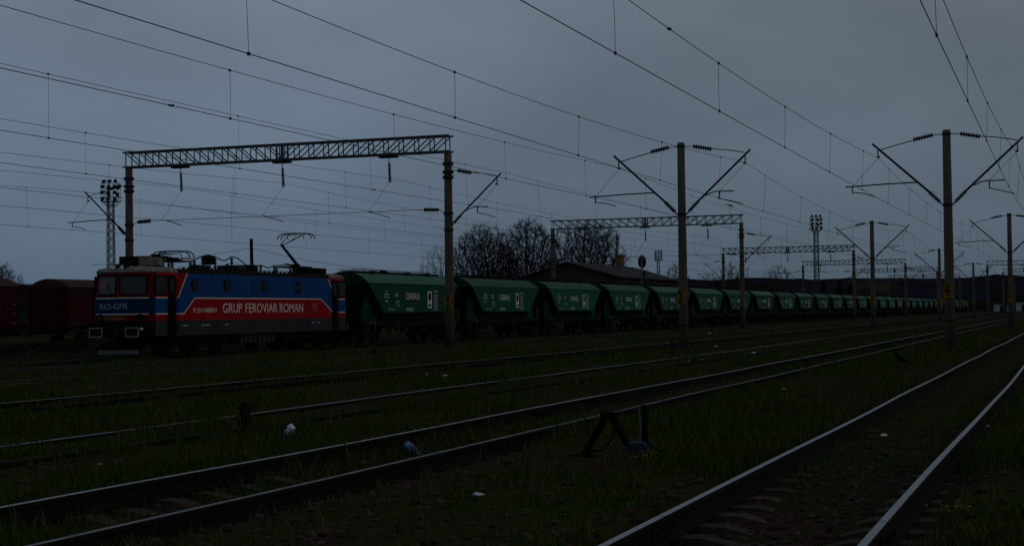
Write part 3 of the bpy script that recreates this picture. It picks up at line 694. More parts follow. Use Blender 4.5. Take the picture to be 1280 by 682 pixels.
# roof equipment
def R_ins(x, y, z0=3.74, h=0.34, r=.1, name='roof_insulator'):
    return MB().insulator((x, y, z0), (x, y, z0 + h), r, 4).build(name, M['insul'], loco)
MB().box((0.1, 1.35, 4.02), (1.5, 1.15, 0.46)).build('roof_box', M['dark'], loco)
MB().box((0.62, 1.20, 4.03), (.52, 1.0, 0.36)).box((0.95, 1.1, 3.95), (.45, .5, .2)).build('roof_cooler', M['cream'], loco)
MB().tube([(-.55, .9, 3.86), (-.55, 1.6, 3.9)], .14, 10).build('horn', M['dark'], loco)
def pantograph(yc, raised, s):
    pt = MB()
    for x in (-.55, .55):
        for q in (-.75, .75): pt.insulator((x, yc + q, 3.76), (x, yc + q, 4.08), .1, 4)
    pb = pt.build('pantograph', M['insul'], loco)
    MB().box((-.55, yc, 4.12), (.07, 1.9, .07)).box((.55, yc, 4.12), (.07, 1.9, .07)).box((0, yc - .8, 4.12), (1.2, .07, .07)).box((0, yc + .8, 4.12), (1.2, .07, .07)).tube([(-.2, yc + .3, 4.2), (.2, yc + .3, 4.2)], .09, 8).tube([(0, yc + .3, 4.2), (0, yc - .8, 4.25)], .05, 6).build('base_frame', M['black'], pb)
    if raised: kn, hd = (yc - s * 1.2, 5.2), (yc + s * .35, 5.80)
    else: kn, hd = (yc - s * 1.45, 4.34), (yc + s * .2, 4.52)
    MB().tube([(0, yc + s * .55, 4.2), (0, kn[0], kn[1])], [.075, .055], 8).tube([(.12, yc + s * .1, 4.2), (.1, kn[0] - s * .12, kn[1] - .12)], .025, 6).build('lower_arm', M['black'], pb)
    ua = MB()
    for q in (-1, 1): ua.tube([(q * .08, kn[0], kn[1]), (q * .42, hd[0] - s * .1, hd[1] - .06)], .024, 6)
    ua.tube([(-.44, hd[0] - s * .1, hd[1] - .06), (.44, hd[0] - s * .1, hd[1] - .06)], .02, 6).tube([(0, kn[0] - s * .1, kn[1] - .1), (0, hd[0], hd[1] - .15)], .014, 5)
    ua.build('upper_arm', M['black'], pb)
    hb = MB()
    for q in (-.19, .19):
        y = hd[0] + q
        hb.tube([(-.98, y, hd[1] - .24), (-.90, y, hd[1] - .08), (-.72, y, hd[1] + .02), (-.4, y, hd[1] + .04), (.4, y, hd[1] + .04), (.72, y, hd[1] + .02), (.90, y, hd[1] - .08), (.98, y, hd[1] - .24)], .028, 6)
    for x in (-.45, .45): hb.box((x, hd[0], hd[1]), (.03, .42, .03)).tube([(x, hd[0] - s * .1, hd[1] - .06), (x, hd[0], hd[1] - .28)], .02, 5)
    hb.build('collector_head', M['black'], pb)
pantograph(3.75, False, 1); pantograph(15.3, True, 1)
MB().tube([(0, 7.0, 4.05), (0, 7.0, 4.45)], .3, 12).tube([(0, 6.6, 4.3), (0, 7.4, 4.3)], .14, 8).build('circuit_breaker', M['dark'], loco)
for x, y, h in ((0, 5.75, .5), (0.1, 6.3, .62), (-.1, 7.75, .62), (.1, 8.5, .4), (0, 9.1, .7), (.2, 10.1, .34), (0, 11.9, .38), (0, 13.3, .4)): R_ins(x, y, 3.74, h, .09)
MB().box((.2, 8.75, 3.90), (1.1, .8, .30)).build('roof_box', M['grey'], loco); MB().box((.1, 10.1, 3.93), (1.1, .7, .34)).build('roof_box', M['dark'], loco)
MB().box((.75, 5.0, 3.86), (.5, 1.0, .20)).build('roof_box', M['grey'], loco)
MB().box((.1, 16.9, 3.92), (1.3, 1.3, .34)).build('roof_box', M['dark'], loco)
MB().tube([(0, 4.4, 4.2), (0, 5.0, 4.28), (0, 5.75, 4.26), (.1, 6.3, 4.4), (0, 6.9, 4.5), (-.1, 7.75, 4.42), (0, 8.4, 4.25), (0, 9.1, 4.48), (0, 9.7, 4.42), (.2, 10.1, 4.1), (.1, 11.0, 4.06), (0, 11.9, 4.14), (0, 12.7, 4.02), (0, 13.3, 4.16), (0, 14.4, 4.2)], .028, 6).build('roof_busbar', M['black'], loco)

# ------------------------------------------------------------------ grain wagons
def make_wagon():
    t = thing('grain_hopper_wagon', '', 'wagon')
    HWW = 1.44; L0, L1 = 0.0, 13.05; zb, ze, zr = 1.80, 3.38, 3.98; ins = 1.95
    arc = []
    for i in range(9):
        a = i / 8; x = HWW * (1 - 2 * a); q = abs(2 * a - 1); arc.append((x, ze + (zr - ze) * (1 - q ** 2.4)))
    b = MB()
    for s in (1, -1): b.face([(s * HWW, L0, ze), (s * HWW, L1, ze), (s * HWW, L1 - ins, zb), (s * HWW, L0 + ins, zb)])
    b.face([(HWW, L0 + ins, zb), (HWW, L1 - ins, zb), (-HWW, L1 - ins, zb), (-HWW, L0 + ins, zb)])
    b.build('hopper_body', M['green'], t)
    r = MB()
    for (xa, za), (xb_, zb_) in zip(arc[:-1], arc[1:]): r.face([(xa, L0, za), (xb_, L0, zb_), (xb_, L1, zb_), (xa, L1, za)])
    r.build('roof', M['greendirt'], t)
    rim = MB()
    for y in (L0, L1): rim.tube([(x, y, z + .005) for x, z in arc], .035, 6)
    for s in (1, -1):
        rim.tube([(s * (HWW + .004), L0, ze), (s * (HWW + .004), L1, ze)], .022, 6)
        for y0, y1 in ((L0, L0 + ins), (L1, L1 - ins)): rim.tube([(s * HWW, y0, ze), (s * HWW, y1, zb)], .04, 6)
        rim.box((s * HWW, (L0 + L1) / 2, zb), (.07, L1 - L0 - 2 * ins, .08))
    rim.build('edge_trim', M['green'], t)
    for y, s in ((L0, 1), (L1, -1)):
        e = MB().face([(x, y, z) for x, z in arc]).face([(HWW, y, ze), (-HWW, y, ze), (-HWW, y + s * ins, zb), (HWW, y + s * ins, zb)])
        for x in (-.95, 0, .95): e.box((x, y + s * (ins / 2 - .06), (zb + ze) / 2), (.07, .08, math.hypot(ins, ze - zb)), 0, Matrix.Rotation(-s * math.atan2(ins, ze - zb), 3, 'X'))
        e.build('end_wall', M['greendark'], t)
        for x in (-1.0, 1.0):
            st_ = MB()
            st_.add([(x - .04, y + s * .45, 3.0), (x + .04, y + s * .45, 3.0), (x + .04, y + s * .95, 2.6), (x - .04, y + s * .95, 2.6), (x - .04, y - s * .1, 1.25), (x + .04, y - s * .1, 1.25), (x + .04, y + s * 1.9, 1.25), (x - .04, y + s * 1.9, 1.25)],
                    [(0, 1, 2, 3), (0, 4, 5, 1), (2, 6, 7, 3), (0, 3, 7, 4), (1, 5, 6, 2), (4, 7, 6, 5)])
            st_.build('end_support', M['greendark'], t)
    hp = MB()
    for k in range(4):
        ya = L0 + ins + .1 + k * (L1 - 2 * ins - .2) / 4; yb = ya + (L1 - 2 * ins - .2) / 4; ym = (ya + yb) / 2
        for s in (1, -1):
            hp.add([(s * 1.34, ya, zb), (s * 1.34, yb, zb), (s * .7, ym + .35, .95), (s * .7, ym - .35, .95), (s * .1, ya, zb), (s * .1, yb, zb), (s * .2, ym + .35, .95), (s * .2, ym - .35, .95)], [(0, 1, 2, 3), (4, 7, 6, 5), (0, 3, 7, 4), (1, 5, 6, 2), (3, 2, 6, 7)])
    hp.build('discharge_hopper', M['greendark'], t)
    rb = MB()
    for k in range(11):
        y = L0 + ins + .25 + k * (L1 - 2 * ins - .5) / 10
        for s in (1, -1): rb.box((s * 1.30, y, 1.52), (.07, .07, .52))
    rb.build('hopper_ribs', M['greendark'], t)
    uf = MB()
    for s in (1, -1): uf.box((s * 1.22, (L0 + L1) / 2, 1.13), (.10, 15.0 - .6, .22))
    for y in (L0 - .70, L1 + .70): uf.box((0, y, 1.08), (2.7, .16, .36))
    uf.box((0, (L0 + L1) / 2, 1.1), (.4, 14.2, .25))
    uf.build('underframe', M['dark'], t)
    MB().box((1.275, (L0 + L1) / 2, 1.22), (.02, 13.6, .03)).box((1.29, (L0 + L1) / 2, 1.05), (.03, 8.0, .03)).build('sole_bar_flange', M['dimwhite'] if False else M['grey'], t)
    # walkway on the roof with rail and hatches
    wk = MB().box((0, (L0 + L1) / 2, 4.06), (.62, 12.8, .04))
    for k in range(14): wk.box((0, L0 + .3 + k * .96, 4.02), (.5, .05, .1))
    wk.build('walkway', M['dark'], t)
    rl = MB()
    for s in (1, -1):
        rl.tube([(s * .38, L0 + .2, 4.17), (s * .38, L1 - .2, 4.17)], .016, 5)
        for k in range(9): rl.tube([(s * .38, L0 + .2 + k * 1.58, 4.0), (s * .38, L0 + .2 + k * 1.58, 4.17)], .014, 5)
    rl.build('walkway_rail', M['dark'], t)
    for c_, d_ in (((0.0, 5.1, 4.13), (.3, .35, .12)), ((.45, 7.4, 4.02), (.22, .5, .14)), ((.45, 2.6, 4.02), (.22, .5, .14)), ((.45, 10.6, 4.02), (.22, .5, .14))): MB().box(c_, d_).build('hatch_latch', M['dark'], t)
    # end platform rails, ladders, steps
    lp = MB(); y = L1 + .55
    for x in (1.25, -1.25): lp.tube([(x, y, 1.2), (x, y, 1.85), (x, y - .08, 1.95), (x, y - .34, 1.95), (x, y - .42, 1.85), (x, y - .42, 1.2)], .018, 6)
    lp.build('platform_handrail', M['handyellow'], t)
    sp = MB()
    for yy, q in ((L0 + .35, 1), (L1 - .9, 1)):
        sp.tube([(1.36, yy, 1.22), (1.38, yy + .62, 1.22), (1.38, yy + .62, .80)], .026, 6).tube([(1.36, yy, 1.22), (1.36, yy, 1.1)], .026, 6)
    sp.build('shunter_step', M['handyellow'], t)
    ld = MB()
    for q in (-.18, .18): ld.tube([(q + .4, L0 - .12, 1.2), (q + .4, L0 - .05, 3.9)], .018, 5)
    for k in range(9): ld.tube([(.22, L0 - .11 + k * .008, 1.4 + k * .28), (.58, L0 - .11 + k * .008, 1.4 + k * .28)], .013, 5)
    ld.build('ladder', M['greendark'], t)
    # bogies
    for yc in (L0 + 1.15, L1 - 1.15):
        bg_ = MB()
        for s in (1, -1):
            bg_.prism([(yc - 1.15, .52), (yc - .55, .42), (yc + .55, .42), (yc + 1.15, .52), (yc + 1.15, .68), (yc + .4, .82), (yc - .4, .82), (yc - 1.15, .68)], 0, s * .98 - .06, s * .98 + .06)
            for q in (-.9, .9): bg_.box((s * 1.02, yc + q, .5), (.16, .3, .3))
        bg_.box((0, yc, .72), (2.0, .4, .25))
        b_ = bg_.build('bogie', M['dark'], t)
        for q in (-.9, .9):
            wl = MB()
            for s in (1, -1): wl.tube([(s * .70, yc + q, .46), (s * .72, yc + q, .46), (s * .83, yc + q, .46)], [.49, .46, .455], 20)
            wl.tube([(-.7, yc + q, .46), (.7, yc + q, .46)], .07, 6).build('wheelset', M['rust'], b_)
    for y, s in ((L0 - .78, -1), (L1 + .78, 1)):
        for x in (-.875, .875):
            MB().tube([(x, y, 1.06), (x, y + s * .38, 1.06)], .1, 8).tube([(x, y + s * .38, 1.06), (x, y + s * .42, 1.06)], .23, 14).build('buffer', M['dark'], t)
    MB().box((0.85, 2.3, .85), (.06, 1.0, .5)).tube([(1.0, 8.0, .8), (1.0, 9.0, .8)], .16, 10).box((1.1, 5.3, .78), (.08, .5, .34)).build('brake_gear', M['dark'], t)
    MB().box((1.16, 3.8, .72), (.04, .45, .34)).build('brake_panel', M['grey'], t)
    # print on the side seen from the yard
    x = HWW + .004
    text('lettering', 'CEREALE', 0.50, M['white'], t, S_R, S_U, (x, 5.05, 2.52), .002, 'LEFT', 1.0, 1.95)
    MB().box((x, 8.55, 2.50), (.006, .60, 0.98)).build('emblem_panel', M['white'], t)
    em = MB().tube([(x + .003, 8.55, 2.67), (x + .006, 8.55, 2.67)], .21, 16).build('emblem_disc', M['black'], t)
    for v in em.data.vertices: v.co.z = 2.67 + (v.co.z - 2.67) * 1.3
    MB().box((x + .0045, 8.55, 2.17), (.004, .34, .16)).build('emblem_mark', M['dark'], t)
    pr = MB()
    for yy, zz, w, h in ((2.35, 2.95, .3, .07), (2.4, 2.78, .75, .08), (2.4, 2.62, .75, .07), (2.35, 2.40, .3, .12), (3.75, 2.82, .4, .08), (3.72, 2.70, .5, .09), (3.7, 2.30, .12, .25), (4.0, 2.38, .2, .16), (4.0, 2.15, .25, .08),
                         (5.6, 1.98, 1.0, .08), (5.6, 1.88, 1.05, .05), (2.7, 1.93, .35, .06), (3.1, 1.95, .12, .12), (3.4, 1.95, .14, .12)):
        pr.box((x + .0, yy, zz), (.005, w, h))
    for k in range(13): pr.box((x + .0, 9.45 + .1 * (k % 3) * .3, 3.05 - k * .09 - (0.08 if k > 1 else 0)), (.005, .55 + .2 * ((k * 7) % 5) / 5, .045))
    pr.build('stencil_print', M['dimwhite'], t)
    return t
wagon = make_wagon()
ordn = ['first', 'second', 'third', 'fourth', 'fifth', 'sixth', 'seventh', 'eighth', 'ninth', 'tenth', 'eleventh', 'twelfth', 'thirteenth', 'fourteenth', 'fifteenth', 'sixteenth', 'seventeenth', 'eighteenth', 'nineteenth', 'twentieth']
ordn += ['twenty-' + o for o in ordn[:9]] + ['thirtieth'] + ['thirty-' + o for o in ordn[:2]]
NW = 32
for i in range(NW):
    w = wagon if i == 0 else copy_tree(wagon)
    if i == 0: lb = 'green grain hopper wagon coupled directly behind the locomotive'
    elif i == NW - 1: lb = 'last and farthest green grain hopper wagon, at the tail of the train'
    else: lb = f'{ordn[i]} green grain hopper wagon behind the locomotive'
    place(w, (LX, 77.9 + 15.5 * i, rail_z(LX)), lb, 'green grain wagons of the train')

# ------------------------------------------------------------------ covered wagons on the far track
BX = T['t10']
def make_box(l):
    t = thing('covered_wagon', '', 'wagon'); W_, ze, zr = 1.40, 3.60, 4.12
    arc = [(W_ * (1 - 2 * i / 10) * 1.04, ze + (zr - ze) * (1 - abs(2 * i / 10 - 1) ** 2.0)) for i in range(11)]
    MB().box((0, l / 2, 1.25), (2.5, l - .1, .2)).box((0, .02, 1.1), (2.6, .12, .4)).box((0, l - .02, 1.1), (2.6, .12, .4)).build('underframe', M['dark'], t)
    MB().prism([(W_ - .06, 1.32), (W_ - .06, ze), (-W_ + .06, ze), (-W_ + .06, 1.32)], 1, .06, l - .06).build('shell', M['boxred'], t)
    rf = MB()
    for y0, y1 in ((-.06, l + .06),):
        n = len(arc); rf.add([(x, y0, z) for x, z in arc] + [(x, y1, z) for x, z in arc], [(i, i + 1, n + i + 1, n + i) for i in range(n - 1)] + [tuple(range(n)), tuple(range(n, 2 * n))])
    rf.build('roof', M['boxroof'], t)
    nb = 14; bh = (ze - 1.34) / nb
    bd = MB().box((0, 0, 0), (2 * W_ - .12, .03, bh * .93)).mesh('board', [M['boxred']])
    for k in range(nb):
        for y in (.045, l - .045): link('board', bd, t, (0, y, 1.34 + bh * (k + .5)))
    dl = l / 2 - 1.1
    bs = MB().box((0, 0, 0), (.03, dl - .15, bh * .93)).mesh('board', [M['boxred']])
    for k in range(nb):
        for yy in (dl / 2 + .05, l - dl / 2 - .05): link('board', bs, t, (W_ - .045, yy, 1.34 + bh * (k + .5)))
    d = MB().box((W_ + .02, l / 2, 2.42), (.06, 2.1, 2.1)).build('sliding_door', M['boxred'], t)
    for q in (-.9, 0, .9): MB().box((W_ + .06, l / 2 + q, 2.42), (.03, .08, 2.06)).build('batten', M['boxred'], d)
    MB().box((W_ + .06, l / 2, 3.52), (.06, 4.2, .08)).build('door_rail', M['dark'], t)
    for y in (.0, l):
        for x in (-W_ + .04, -.5, .5, W_ - .04): MB().box((x, y, 2.45), (.09, .07, 2.3)).build('post', M['boxred'], t)
    for k in range(5): 
        if abs(l * k / 4 - l / 2) > 1.3: MB().box((W_ - .0, l * k / 4 if 0 < k < 4 else (.07 if k == 0 else l - .07), 2.45), (.07, .09, 2.3)).build('post', M['boxred'], t)
    for yc in (2.0, l - 2.0):
        wl = MB()
        for s in (1, -1): wl.tube([(s * .7, yc, .5), (s * .72, yc, .5), (s * .83, yc, .5)], [.53, .5, .49], 20); wl.box((s * 1.0, yc, .6), (.12, .9, .3))
        wl.tube([(-.7, yc, .5), (.7, yc, .5)], .07, 6).build('wheelset', M['dark'], t)
    for y, s in ((0, -1), (l, 1)):
        for x in (-.875, .875): MB().tube([(x, y, 1.06), (x, y + s * .5, 1.06)], .1, 8).tube([(x, y + s * .5, 1.06), (x, y + s * .55, 1.06)], .23, 14).build('buffer', M['dark'], t)
    hr = MB()
    for k in range(3): hr.tube([(W_ + .05, l - .3, 1.6 + k * .5), (W_ + .05, l - .75, 1.6 + k * .5)], .015, 5)
    hr.build('grab_rail', M['dimred'], t)
    return t
bw = make_box(10.0)
place(bw, (BX, 77.5, rail_z(BX)), 'brown-red covered goods wagon with arched roof directly behind the locomotive front', 'covered goods wagons')
bw2 = make_box(11.5); place(bw2, (BX, 61.4, rail_z(BX)), 'brown-red covered goods wagon cut off by the left edge', 'covered goods wagons')

# ------------------------------------------------------------------ light masts
def make_mast(h=19.3):
    t = thing('light_mast', '', 'light mast')
    w0, w1 = .44, .32; zt = h - 2.5
    for sx_ in (-1, 1):
        for sy_ in (-1, 1): MB().tube([(sx_ * w0, sy_ * w0, -.2), (sx_ * w1, sy_ * w1, zt)], .06, 5).build('leg', M['galv'], t)
    lt = MB(); n = 32
    for i in range(n):
        za, zb_ = zt * i / n, zt * (i + 1) / n; wa, wb = w0 + (w1 - w0) * i / n, w0 + (w1 - w0) * (i + 1) / n
        cs_ = [(-1, -1), (1, -1), (1, 1), (-1, 1)]
        for k in range(4):
            a, b = cs_[k], cs_[(k + 1) % 4]
            if i % 2: a, b = b, a
            lt.tube([(a[0] * wa, a[1] * wa, za), (b[0] * wb, b[1] * wb, zb_)], .04, 4)
            lt.tube([(cs_[k][0] * wb, cs_[k][1] * wb, zb_), (cs_[(k + 1) % 4][0] * wb, cs_[(k + 1) % 4][1] * wb, zb_)], .022, 4)
    lt.build('lattice', M['galv'], t)
    ld = MB()
    for q in (-.2, .2): ld.tube([(-w0 - .2, q, 0), (-w1 - .2, q, zt)], .022, 4)
    for k in range(40): ld.tube([(-w0 - .2 + (w0 - w1) * k / 40, -.2, zt * k / 40), (-w0 - .2 + (w0 - w1) * k / 40, .2, zt * k / 40)], .016, 4)
    ld.build('ladder', M['galv'], t)
    pf = MB().box((0, 0, zt + .02), (2.0, 2.0, .06))
    for k in range(8):
        a = k * math.pi / 4; pf.tube([(w1 * math.copysign(1, math.cos(a)) * .9, w1 * math.copysign(1, math.sin(a)) * .9, zt - .7), (1.0 * math.cos(a) * 1.2 if False else max(-1, min(1, math.cos(a) * 1.42)), max(-1, min(1, math.sin(a) * 1.42)), zt)], .035, 4)
    for z in (.55, 1.1, 1.75, 2.3):
        for a, b in (((-1, -1), (1, -1)), ((1, -1), (1, 1)), ((1, 1), (-1, 1)), ((-1, 1), (-1, -1))): pf.tube([(a[0], a[1], zt + z), (b[0], b[1], zt + z)], .034, 4)
    for a in ((-1, -1), (1, -1), (1, 1), (-1, 1), (0, -1), (0, 1), (-1, 0), (1, 0)): pf.tube([(a[0], a[1], zt), (a[0], a[1], zt + 2.3)], .03, 4)
    pf.build('platform', M['galv'], t)
    fl = MB().tube([(0, 0, 0), (0, -.10, 0), (0, -.34, -.02)], [.11, .21, .23], 10).box((0, .12, 0), (.18, .16, .2)).mesh('floodlight', [M['dark']])
    for z in (2.65, 1.9, 1.2, .35):
        for x in (-.72, 0, .72):
            o = link('floodlight', fl, t, (x, -.85 if z < 2.5 else -.2, zt + z)); o.rotation_euler = (.3 + random.uniform(-.15, .15), 0, random.uniform(-.5, .5))
    for z in (1.9, 1.0):
        for x in (-.6, .6):
            o = link('floodlight', fl, t, (x, .85, zt + z)); o.rotation_euler = (.3, 0, math.pi + random.uniform(-.4, .4))
    MB().tube([(-.6, .5, zt), (-.6, .5, zt + 3.6)], .018, 4).build('lightning_rod', M['galv'], t)
    return t
mast = make_mast()
for i, (x, y, s, lb) in enumerate(((-115.5, 172, 1.0, 'tall lattice light mast behind the locomotive cab, largest of the masts'), (-46.3, 300, 1.0, 'lattice light mast standing behind the third portal'), (-107.7, 420, .95, 'tiny far light mast peeking over the roof of the dark building'))):
    o = mast if i == 0 else copy_tree(mast)
    place(o, (x, y, rail_z(x) - .15), lb, 'lattice light masts'); o.scale = (s, s, s)
    o.rotation_euler = (0, 0, math.radians(18))

# ------------------------------------------------------------------ building behind the train
bld = thing('railway_building', 'dark low building with grey tiled gable roof and brick chimney behind the train', 'building', (-57.4, 180, rail_z(-57.4) - .15))
bl_h, bl_r, hw, bl = 6.1, 7.85, 6.0, 29.5
wb_ = MB().prism([(-hw, 0), (hw, 0), (hw, bl_h), (0, bl_r - .12), (-hw, bl_h)], 1, 0, bl); wb_.build('wall', M['wallb'], bld)
sl_len = math.hypot(hw + .5, bl_r - bl_h); sa = math.atan2(bl_r - bl_h, hw)
rfo = MB()
for s in (1, -1):
    rfo.add([(0, -.5, bl_r), (0, bl + .5, bl_r), (s * (hw + .5), bl + .5, bl_h - .15), (s * (hw + .5), -.5, bl_h - .15), (0, -.5, bl_r + .1), (0, bl + .5, bl_r + .1), (s * (hw + .5), bl + .5, bl_h - .05), (s * (hw + .5), -.5, bl_h - .05)],
            [(0, 1, 2, 3), (4, 7, 6, 5), (0, 4, 5, 1), (1, 5, 6, 2), (2, 6, 7, 3), (3, 7, 4, 0)])
rf_ = rfo.build('roof', M['tiles'], bld)
tl = MB().box((0, 0, 0), (sl_len / 14 * 1.06, 1.0, .05)).mesh('roof_tile_strip', [M['tiles']])
for i in range(14):
    for j in range(10):
        u = (i + .5) / 14; x = u * (hw + .5); z = bl_r + .12 - u * (bl_r - bl_h + .15)
        o = link('roof_tile_strip', tl, rf_, (x, j * 3.05 + 1.0, z + random.uniform(0, .02))); o.scale = (1, 3.02, 1); o.rotation_euler = (0, math.atan2(bl_r - bl_h + .15, hw + .5) - .03, 0)
ch = MB().box((0.2, 22.5, bl_r + .6), (.95, .95, 1.7)).build('chimney', M['brick'], rf_)
MB().box((0.2, 22.5, bl_r + 1.5), (1.12, 1.12, .16)).build('chimney_cap', M['brick'], rf_)
for y in (3, 8, 13, 18, 23, 27): 
    w_ = MB().box((hw + .01, y, 3.3), (.08, 1.3, 1.7)).build('window', M['foundation'], bld); MB().box((hw + .04, y, 3.3), (.05, 1.1, 1.5)).build('pane', M['porthole'], w_)
for x in (-3.2, 0, 3.2): 
    w_ = MB().box((x, -.01, 3.4), (1.3, .08, 1.7)).build('window', M['foundation'], bld); MB().box((x, -.04, 3.4), (1.1, .05, 1.5)).build('pane', M['porthole'], w_)

# ------------------------------------------------------------------ signal and lone post behind the train
sg = thing('signal', 'oval dark-backed signal on a pale post in front of the building roof', 'signal', (-40.5, 151.3, rail_z(-40.5) - .1))
MB().tube([(0, 0, 0), (0, 0, 7.35)], [.12, .09], 8).build('post', M['grey_edge'], sg)
ov = MB(); ov.prism([(.42 * math.cos(a * math.pi / 10), 6.65 + .64 * math.sin(a * math.pi / 10)) for a in range(20)], 1, .10, .16); ov.build('target_board', M['dark'], sg)
MB().box((.12, .06, 5.0), (.5, .1, 1.6)).build('lamp_case', M['grey'], sg)
MB().tube([(0, .2, 6.9), (0, .3, 6.9)], .12, 10).tube([(0, .2, 6.4), (0, .3, 6.4)], .12, 10).build('lens', M['porthole'], sg)
MB().tube([(.35, -.1, 0), (.35, -.1, 6)], .02, 4).tube([(.6, -.1, 0), (.6, -.1, 6)], .02, 4).build('ladder', M['galv'], sg)
up_ = thing('utility_post', 'dark slanting post behind the locomotive roof with cables from its top', 'post', (-46.5, 83.9, rail_z(-46.5) - .1))
MB().tube([(0.05, 0, 0), (-.05, 0, 6.45)], [.13, .10], 8).build('shaft', M['dark'], up_)
cb = MB()
for e in ((-7.2, -6.0, 4.9), (3.2, 10.5, 4.8)):
    a = Vector((-.05, 0, 5.9)); b = Vector(e); cb.tube([a.lerp(b, u) - Vector((0, 0, .35 * 4 * u * (1 - u) * .5)) for u in [i / 10 for i in range(11)]], .011, 4)
cb.build('cable', M['wire'], up_)

# ------------------------------------------------------------------ trees
from mathutils.kdtree import KDTree
def tree_mesh(h, radius, trunk_h, seed, r_tip=.017, n_att=1500, step=.5, mname='twig', low=.16, twigs=2, kill=.8):
    """bare tree grown towards points spread through a dome-shaped crown, so the limbs fan out and fill it evenly"""
    R = random.Random(seed); att = []; lobes = [(R.uniform(-.35, .35) * radius, R.uniform(-.35, .35) * radius, R.uniform(.86, 1.0)) for _ in range(5)]
    zc = h * .46
    while len(att) < n_att:
        l = R.choice(lobes); d = Vector((R.gauss(0, 1), R.gauss(0, 1), R.gauss(0, 1))).normalized() * R.random() ** .42
        p = Vector((l[0] + d.x * radius * .78, l[1] + d.y * radius * .78, zc + d.z * (h * l[2] - zc if d.z > 0 else zc - h * low)))
        if math.hypot(p.x, p.y) < radius * 1.05: att.append(p)
    nodes = [Vector((0, 0, -.3))]; par = [-1]
    while nodes[-1].z < trunk_h:
        nodes.append(nodes[-1] + Vector((R.uniform(-.05, .05), R.uniform(-.05, .05), step))); par.append(len(nodes) - 2)
    alive = att
    for it in range(90):
        kd = KDTree(len(nodes))
        for i, n_ in enumerate(nodes): kd.insert(n_, i)
        kd.balance(); pull = {}; rest = []
        for p in alive:
            co, i, dist = kd.find(p)
            if dist < kill: continue
            rest.append(p)
            if dist < (9 if it < 25 else 3.5): pull.setdefault(i, Vector()); pull[i] += (p - co).normalized()
        alive = rest
        if not pull or not alive: break
        for i, v in pull.items():
            v = v.normalized() + Vector((R.uniform(-.32, .32), R.uniform(-.32, .32), R.uniform(-.22, .34)))
            nodes.append(nodes[i] + v.normalized() * step); par.append(i)
    kids = [[] for _ in nodes]
    for i, p in enumerate(par):
        if p >= 0: kids[p].append(i)
    rad = [0.0] * len(nodes)
    for i in range(len(nodes) - 1, -1, -1):
        rad[i] = r_tip if not kids[i] else sum(rad[k] ** 2.35 for k in kids[i]) ** (1 / 2.35)
    trunk = MB(); crown = MB(); stack = [(0, None)]
    while stack:
        i, prev = stack.pop(); pts = [nodes[prev]] if prev is not None else []; rs = [rad[i]] if prev is not None else []
        while True:
            pts.append(nodes[i]); rs.append(rad[i])
            if not kids[i]: break
            k = max(kids[i], key=lambda q: rad[q])
            for q in kids[i]:
                if q != k: stack.append((q, i))
            i = k
        if len(pts) > 1: (trunk if rs[0] > .11 else crown).tube(pts, rs, 6 if rs[0] > .11 else 3, caps=False)
    for i in range(len(nodes)):
        if rad[i] < .05:
            base = (nodes[i] - nodes[par[i]]).normalized() if par[i] >= 0 else Vector((0, 0, 1))
            for k in range(twigs + (1 if not kids[i] else 0)):
                d = (base + Vector((R.uniform(-1, 1), R.uniform(-1, 1), R.uniform(-.5, 1.1)))).normalized(); ln = R.uniform(.35, .95)
                m_ = nodes[i] + d * ln * .5 + Vector((R.uniform(-.08, .08), R.uniform(-.08, .08), .04))
                crown.tube([nodes[i], m_, nodes[i] + d * ln + Vector((0, 0, .12))], [r_tip * .8, r_tip * .7, r_tip * .5], 3, caps=False)
    return trunk.mesh('trunk', [M['bark']]), crown.mesh('crown', [M[mname]])
def put_tree(name, loc, meshes, label, sc=1.0, rot=0.0, group=None):
    t = thing(name, label, 'tree', loc, rot, group)
    link('trunk', meshes[0], t); link('crown', meshes[1], t); t.scale = (sc, sc, sc) if not isinstance(sc, tuple) else sc
    return t
GT = 'bare trees beyond the train'
put_tree('bare_tree', (-81.0, 216, -.6), tree_mesh(15.6, 6.1, 2.0, 11, r_tip=.026, n_att=4600, kill=.52, step=.42, twigs=4), 'broad bare tree left of the dark building, right behind the nearest portal post', 1.0, 0, GT)
put_tree('bare_tree', (-74.9, 217, -.6), tree_mesh(16.3, 5.5, 2.4, 23, r_tip=.026, n_att=3800, kill=.52, step=.42, twigs=4), 'tallest bare tree over the left gable of the dark building', 1.0, 1.0, GT)
put_tree('bare_tree', (-66.6, 219, -.6), tree_mesh(15.9, 6.3, 2.2, 37, r_tip=.026, n_att=4600, kill=.52, step=.42, twigs=4), 'bare round tree rising behind the roof ridge of the dark building', 1.0, 2.4, GT)
put_tree('bare_tree', (-89.3, 220, -.6), tree_mesh(13.0, 4.2, 1.8, 54, r_tip=.018, n_att=1800, kill=.6, step=.45, twigs=2), 'low thin bare tree at the left flank of the tree group by the portal post', 1.0, 3.6, GT)
put_tree('bare_tree', (-117.0, 150, -.6), tree_mesh(9.3, 4.6, 1.4, 31, r_tip=.022, n_att=3000, kill=.45, step=.36, twigs=3), 'bare tree above the covered wagon at the left edge', 1.0, .5, GT)
tD = tree_mesh(10.0, 4.2, 1.4, 41, r_tip=.03, n_att=1400, kill=.6, step=.45, mname='redtwig')
far = [(-97.6, 395, .9, 'reddish bare tree beside the far light mast'), (-71.5, 290, 1.12, 'reddish bare tree just right of the second portal post'), (-66.5, 300, .95, 'spreading reddish bare tree between the second and third portals'),
       (-62.0, 300, 1.15, 'upright reddish bare tree left of the third portal mid beam'), (-55.5, 310, 1.1, 'bare reddish tree left of the pointed conifers'), (-19.5, 470, 1.1, 'dark reddish tree behind the farthest two-armed pole')]
